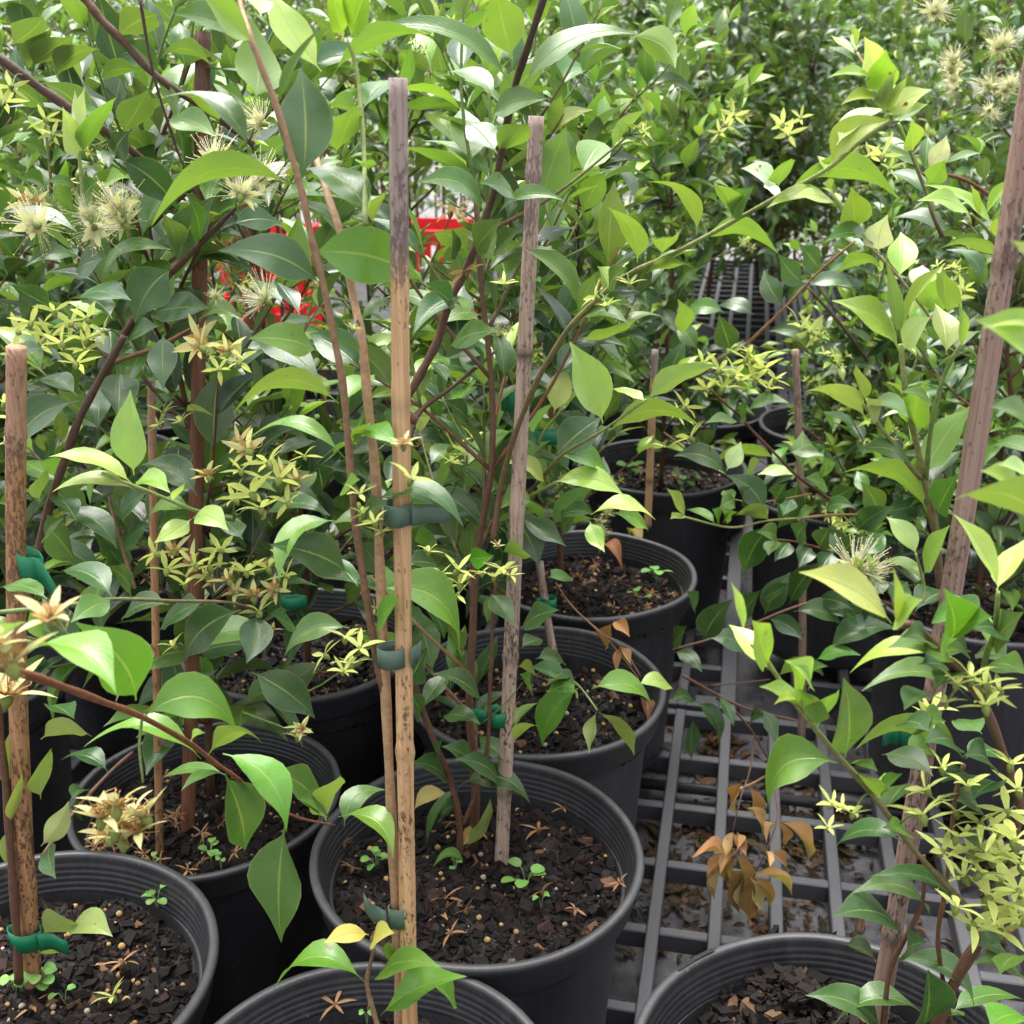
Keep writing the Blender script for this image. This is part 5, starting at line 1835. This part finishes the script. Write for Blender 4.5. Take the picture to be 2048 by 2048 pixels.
for pn, n, lb, (ex, ey, ea, eb) in (('P3', 34, 'dried brown star flower among many littering the pot beside the aisle', (1150, 1090, 135, 75)), ('P7', 26, 'dried star flower littering the pot with the brown cane', (330, 1590, 200, 60)),
        ('P2', 16, 'dried star flower on the soil of the second pot', (960, 1300, 130, 60)), ('P8', 12, 'dried star flower in the shaded pot', (580, 1290, 90, 35)), ('P9', 10, 'dried star flower in the pot behind the speckled cane', (810, 1010, 45, 28)),
        ('P12', 10, 'dried star flower in the weedy pot', (1250, 900, 80, 18)), ('P10', 8, 'dried star flower in the worn-rimmed pot', (190, 1040, 50, 50))):
    for i in range(n):
        a = rg.uniform(0, 6.28); q = math.sqrt(rg.random())
        P = on_soil(D(ex + ea * q * math.cos(a)), D(ey + eb * q * math.sin(a)))
        c = POTS[pn]
        if math.hypot(P.x - c.x, P.y - c.y) > .12: continue
        me, st = STARS['k'][rg.integers(5)]
        o = bpy.data.objects.new('fallen_flower', me); COL.objects.link(o); s = rg.uniform(.010, .0145)
        o.location = (P.x, P.y, P.z + .003); o.scale = (s, s, s); o.rotation_euler = (rg.normal(0, .6), rg.normal(0, .6), rg.uniform(0, 6))
        tag(o, lb, 'fallen flower', 'dried star flowers fallen on the soil')

def seedling(tile, x, y, r, n, label, tall=.012, round_=True):
    P = on_soil(*src(*tile, x, y)); dep = P[1] * cP - (P[2] - CZ) * sP; s = 1.35 * r * TS / FPX * dep
    t = empty('seedling', P, rg.uniform(0, 6), label, 'weed seedling', 'weed seedlings in the pots')
    st, lf = MB(), MB()
    A = [[], [], [], [], []]
    for i in range(n):
        a = i * 6.28 / n + rg.normal(0, .4); rr = rg.uniform(.35, 1.) * s; h = rg.uniform(.5, 1.2) * tall
        e = np.array((math.cos(a) * rr * .5, math.sin(a) * rr * .5, h)); d = np.array((math.cos(a), math.sin(a), rg.normal(0, .15)))
        tube(st, smooth_path([(0, 0, -.006), e * .5 + (0, 0, h * .2), e], 3), .0005, .0004, (.2, .3, .1), n=4)
        A[0].append(e); A[2].append(e + d * s * .55); A[1].append(e + d * s * .28 + (0, 0, .002)); A[3].append((rg.normal(0, .2), rg.normal(0, .2), 1)); A[4].append(s * .52)
    leaves(lf, A[0], A[1], A[2], A[3], np.array(A[4]), .15, [jitter(rg, (.17, .36, .09), .1) for _ in range(n)], 4, (np.array((0, .1, .3, .5, .7, .9, 1.)), np.array((.3, .75, 1., 1., .95, .6, .25))))
    st.build('stem', M_TWIG, t); lf.build('leaflets', M_SEED, t)
seedling((1, 2), 1030, 1160, 105, 5, 'bright round leafed seedling right of the pale cane in the main pot', .016)
seedling((1, 2), 1110, 1270, 40, 3, 'tiny pale seedling below the round leafed one in the main pot')
seedling((1, 2), 200, 1060, 65, 7, 'clover seedling left of the speckled cane in the main pot')
seedling((1, 2), 635, 1090, 35, 5, 'tiny blue green seedling between stem and cane in the main pot')
seedling((0, 2), 870, 1295, 75, 5, 'clover seedling near the right wall of the front left pot', .018)
seedling((0, 2), 240, 1750, 90, 9, 'thick clover seedling at the striped cane foot', .022)
seedling((0, 2), 90, 1770, 70, 5, 'clover seedling left of the striped cane foot', .018)
seedling((0, 2), 355, 1795, 60, 2, 'two leaved seedling right of the striped cane foot')
seedling((0, 2), 1165, 1015, 65, 5, 'blue green seedling right of the brown cane foot')
seedling((0, 2), 850, 1070, 45, 4, 'small seedling left of the brown cane foot')
seedling((0, 2), 1220, 1060, 40, 4, 'small seedling at the rim near the brown cane')
seedling((1, 1), 1750, 1330, 75, 4, 'blue green seedling among the dried flowers by the aisle', .02)
seedling((1, 1), 1650, 1440, 60, 3, 'seedling near the front rim of the pot by the aisle')
seedling((1, 1), 1600, 780, 70, 6, 'weed in the pot at the head of the aisle', .03)
seedling((2, 1), 60, 830, 60, 6, 'weed beside the wall of the pot at the head of the aisle', .03)
seedling((1, 2), 150, 1910, 40, 5, 'seedling in the pot cut by the bottom edge')

def dryleaf(tile, b, t, wd, col, label, lift=.012):
    P0, P2 = on_soil(*src(*tile, *b)), on_soil(*src(*tile, *t)); P0 = np.array(P0) + (0, 0, .004); P2 = np.array(P2) + (0, 0, .004)
    dep = P0[1] * cP - (P0[2] - CZ) * sP
    mb = MB(); o0 = P0.copy()
    leaves(mb, P0 - o0, (P0 + P2) / 2 - o0 + (0, 0, lift * 2), P2 - o0, (.1, -.3, 1), wd * TS / FPX * dep, .5, col, 4, (LTH, LWH), .5)
    o = mb.build('fallen_leaf', M_DRY); o.location = o0
    tag(o, label, 'fallen leaf', 'dead leaves on the soil')
dryleaf((1, 2), (400, 780), (610, 705), 110, (.45, .36, .13), 'yellow tan dead leaf behind the speckled cane in the main pot')
dryleaf((1, 2), (670, 985), (815, 935), 100, (.38, .24, .10), 'tan dead leaf between stem and pale cane foot')
dryleaf((1, 2), (690, 1060), (515, 1085), 70, (.10, .20, .04), 'green curled leaf lying in the main pot')
dryleaf((1, 1), (1420, 1210), (1560, 1290), 100, (.26, .10, .045), 'curled red brown leaf in the pot by the aisle', .03)
dryleaf((1, 1), (1590, 1110), (1660, 1220), 90, (.17, .13, .03), 'standing olive brown leaf in the pot by the aisle', .03)
dryleaf((1, 2), (1690, 170), (1700, 290), 90, (.12, .04, .025), 'dark red dead leaf at the rim of the second pot', .01)
dryleaf((0, 2), (540, 1470), (420, 1400), 60, (.2, .12, .05), 'small brown leaf in the front left pot')
# dead twig with brown leaves hanging over the pot by the aisle
HERO_T = Hero('dead_twig', pt(D(1090), D(1160), 1.1), 'dead brown twig with shrivelled leaves over the rim of the pot by the aisle', 1.1, 12, cat='dead twig').parse('''
T 1 1
b 1.3 .9 OB 1220,1400,1.13 1330,1520,1.12 1450,1620,1.1 1560,1700,1.08 1660,1860,1.06
b .9 .6 O 1190,1340,1.13 1290,1480,1.12 1500,1680,1.09 1650,1870,1.06
l 1500 1560 1480 1700 90 k
l 1510 1550 1600 1640 80 k
l 1560 1690 1530 1850 80 k
l 1540 1690 1610 1800 60 k
''')
HERO_T.build()
# mix heaped against the rim of the front right pot
p = ptz(D(1505), D(1880), PH - .012)
mb = MB(); rgh = np.random.default_rng(3)
cube = np.array([(x, y, z) for z in (-1, 1) for y in (-1, 1) for x in (-1, 1)], float)
for i in range(700):
    q = rgh.normal(0, 1, 2) * (.022, .032); h = .030 * math.exp(-(q[0] / .03) ** 2 - (q[1] / .04) ** 2) * rgh.random()
    s = min(.012, rgh.lognormal(math.log(.0028), .5))
    m = np.array(Matrix.Rotation(rgh.uniform(0, 6.28), 3, 'Z') @ Matrix.Rotation(rgh.normal(0, .7), 3, 'X'))
    v = (cube * (1, .7, .4) * s * rgh.uniform(.6, 1.3, (8, 3))) @ m.T + (q[0], q[1], h - .02)
    mb.add(v, [(0, 2, 3, 1), (4, 5, 7, 6), (0, 1, 5, 4), (2, 6, 7, 3), (0, 4, 6, 2), (1, 3, 7, 5)], np.array((.010, .007, .006)) * rgh.uniform(.5, 1.8) if rgh.random() < .96 else (.12, .07, .04))
o = mb.build('soil_heap', M_CHIP, None, False); o.location = p
o['kind'] = 'stuff'
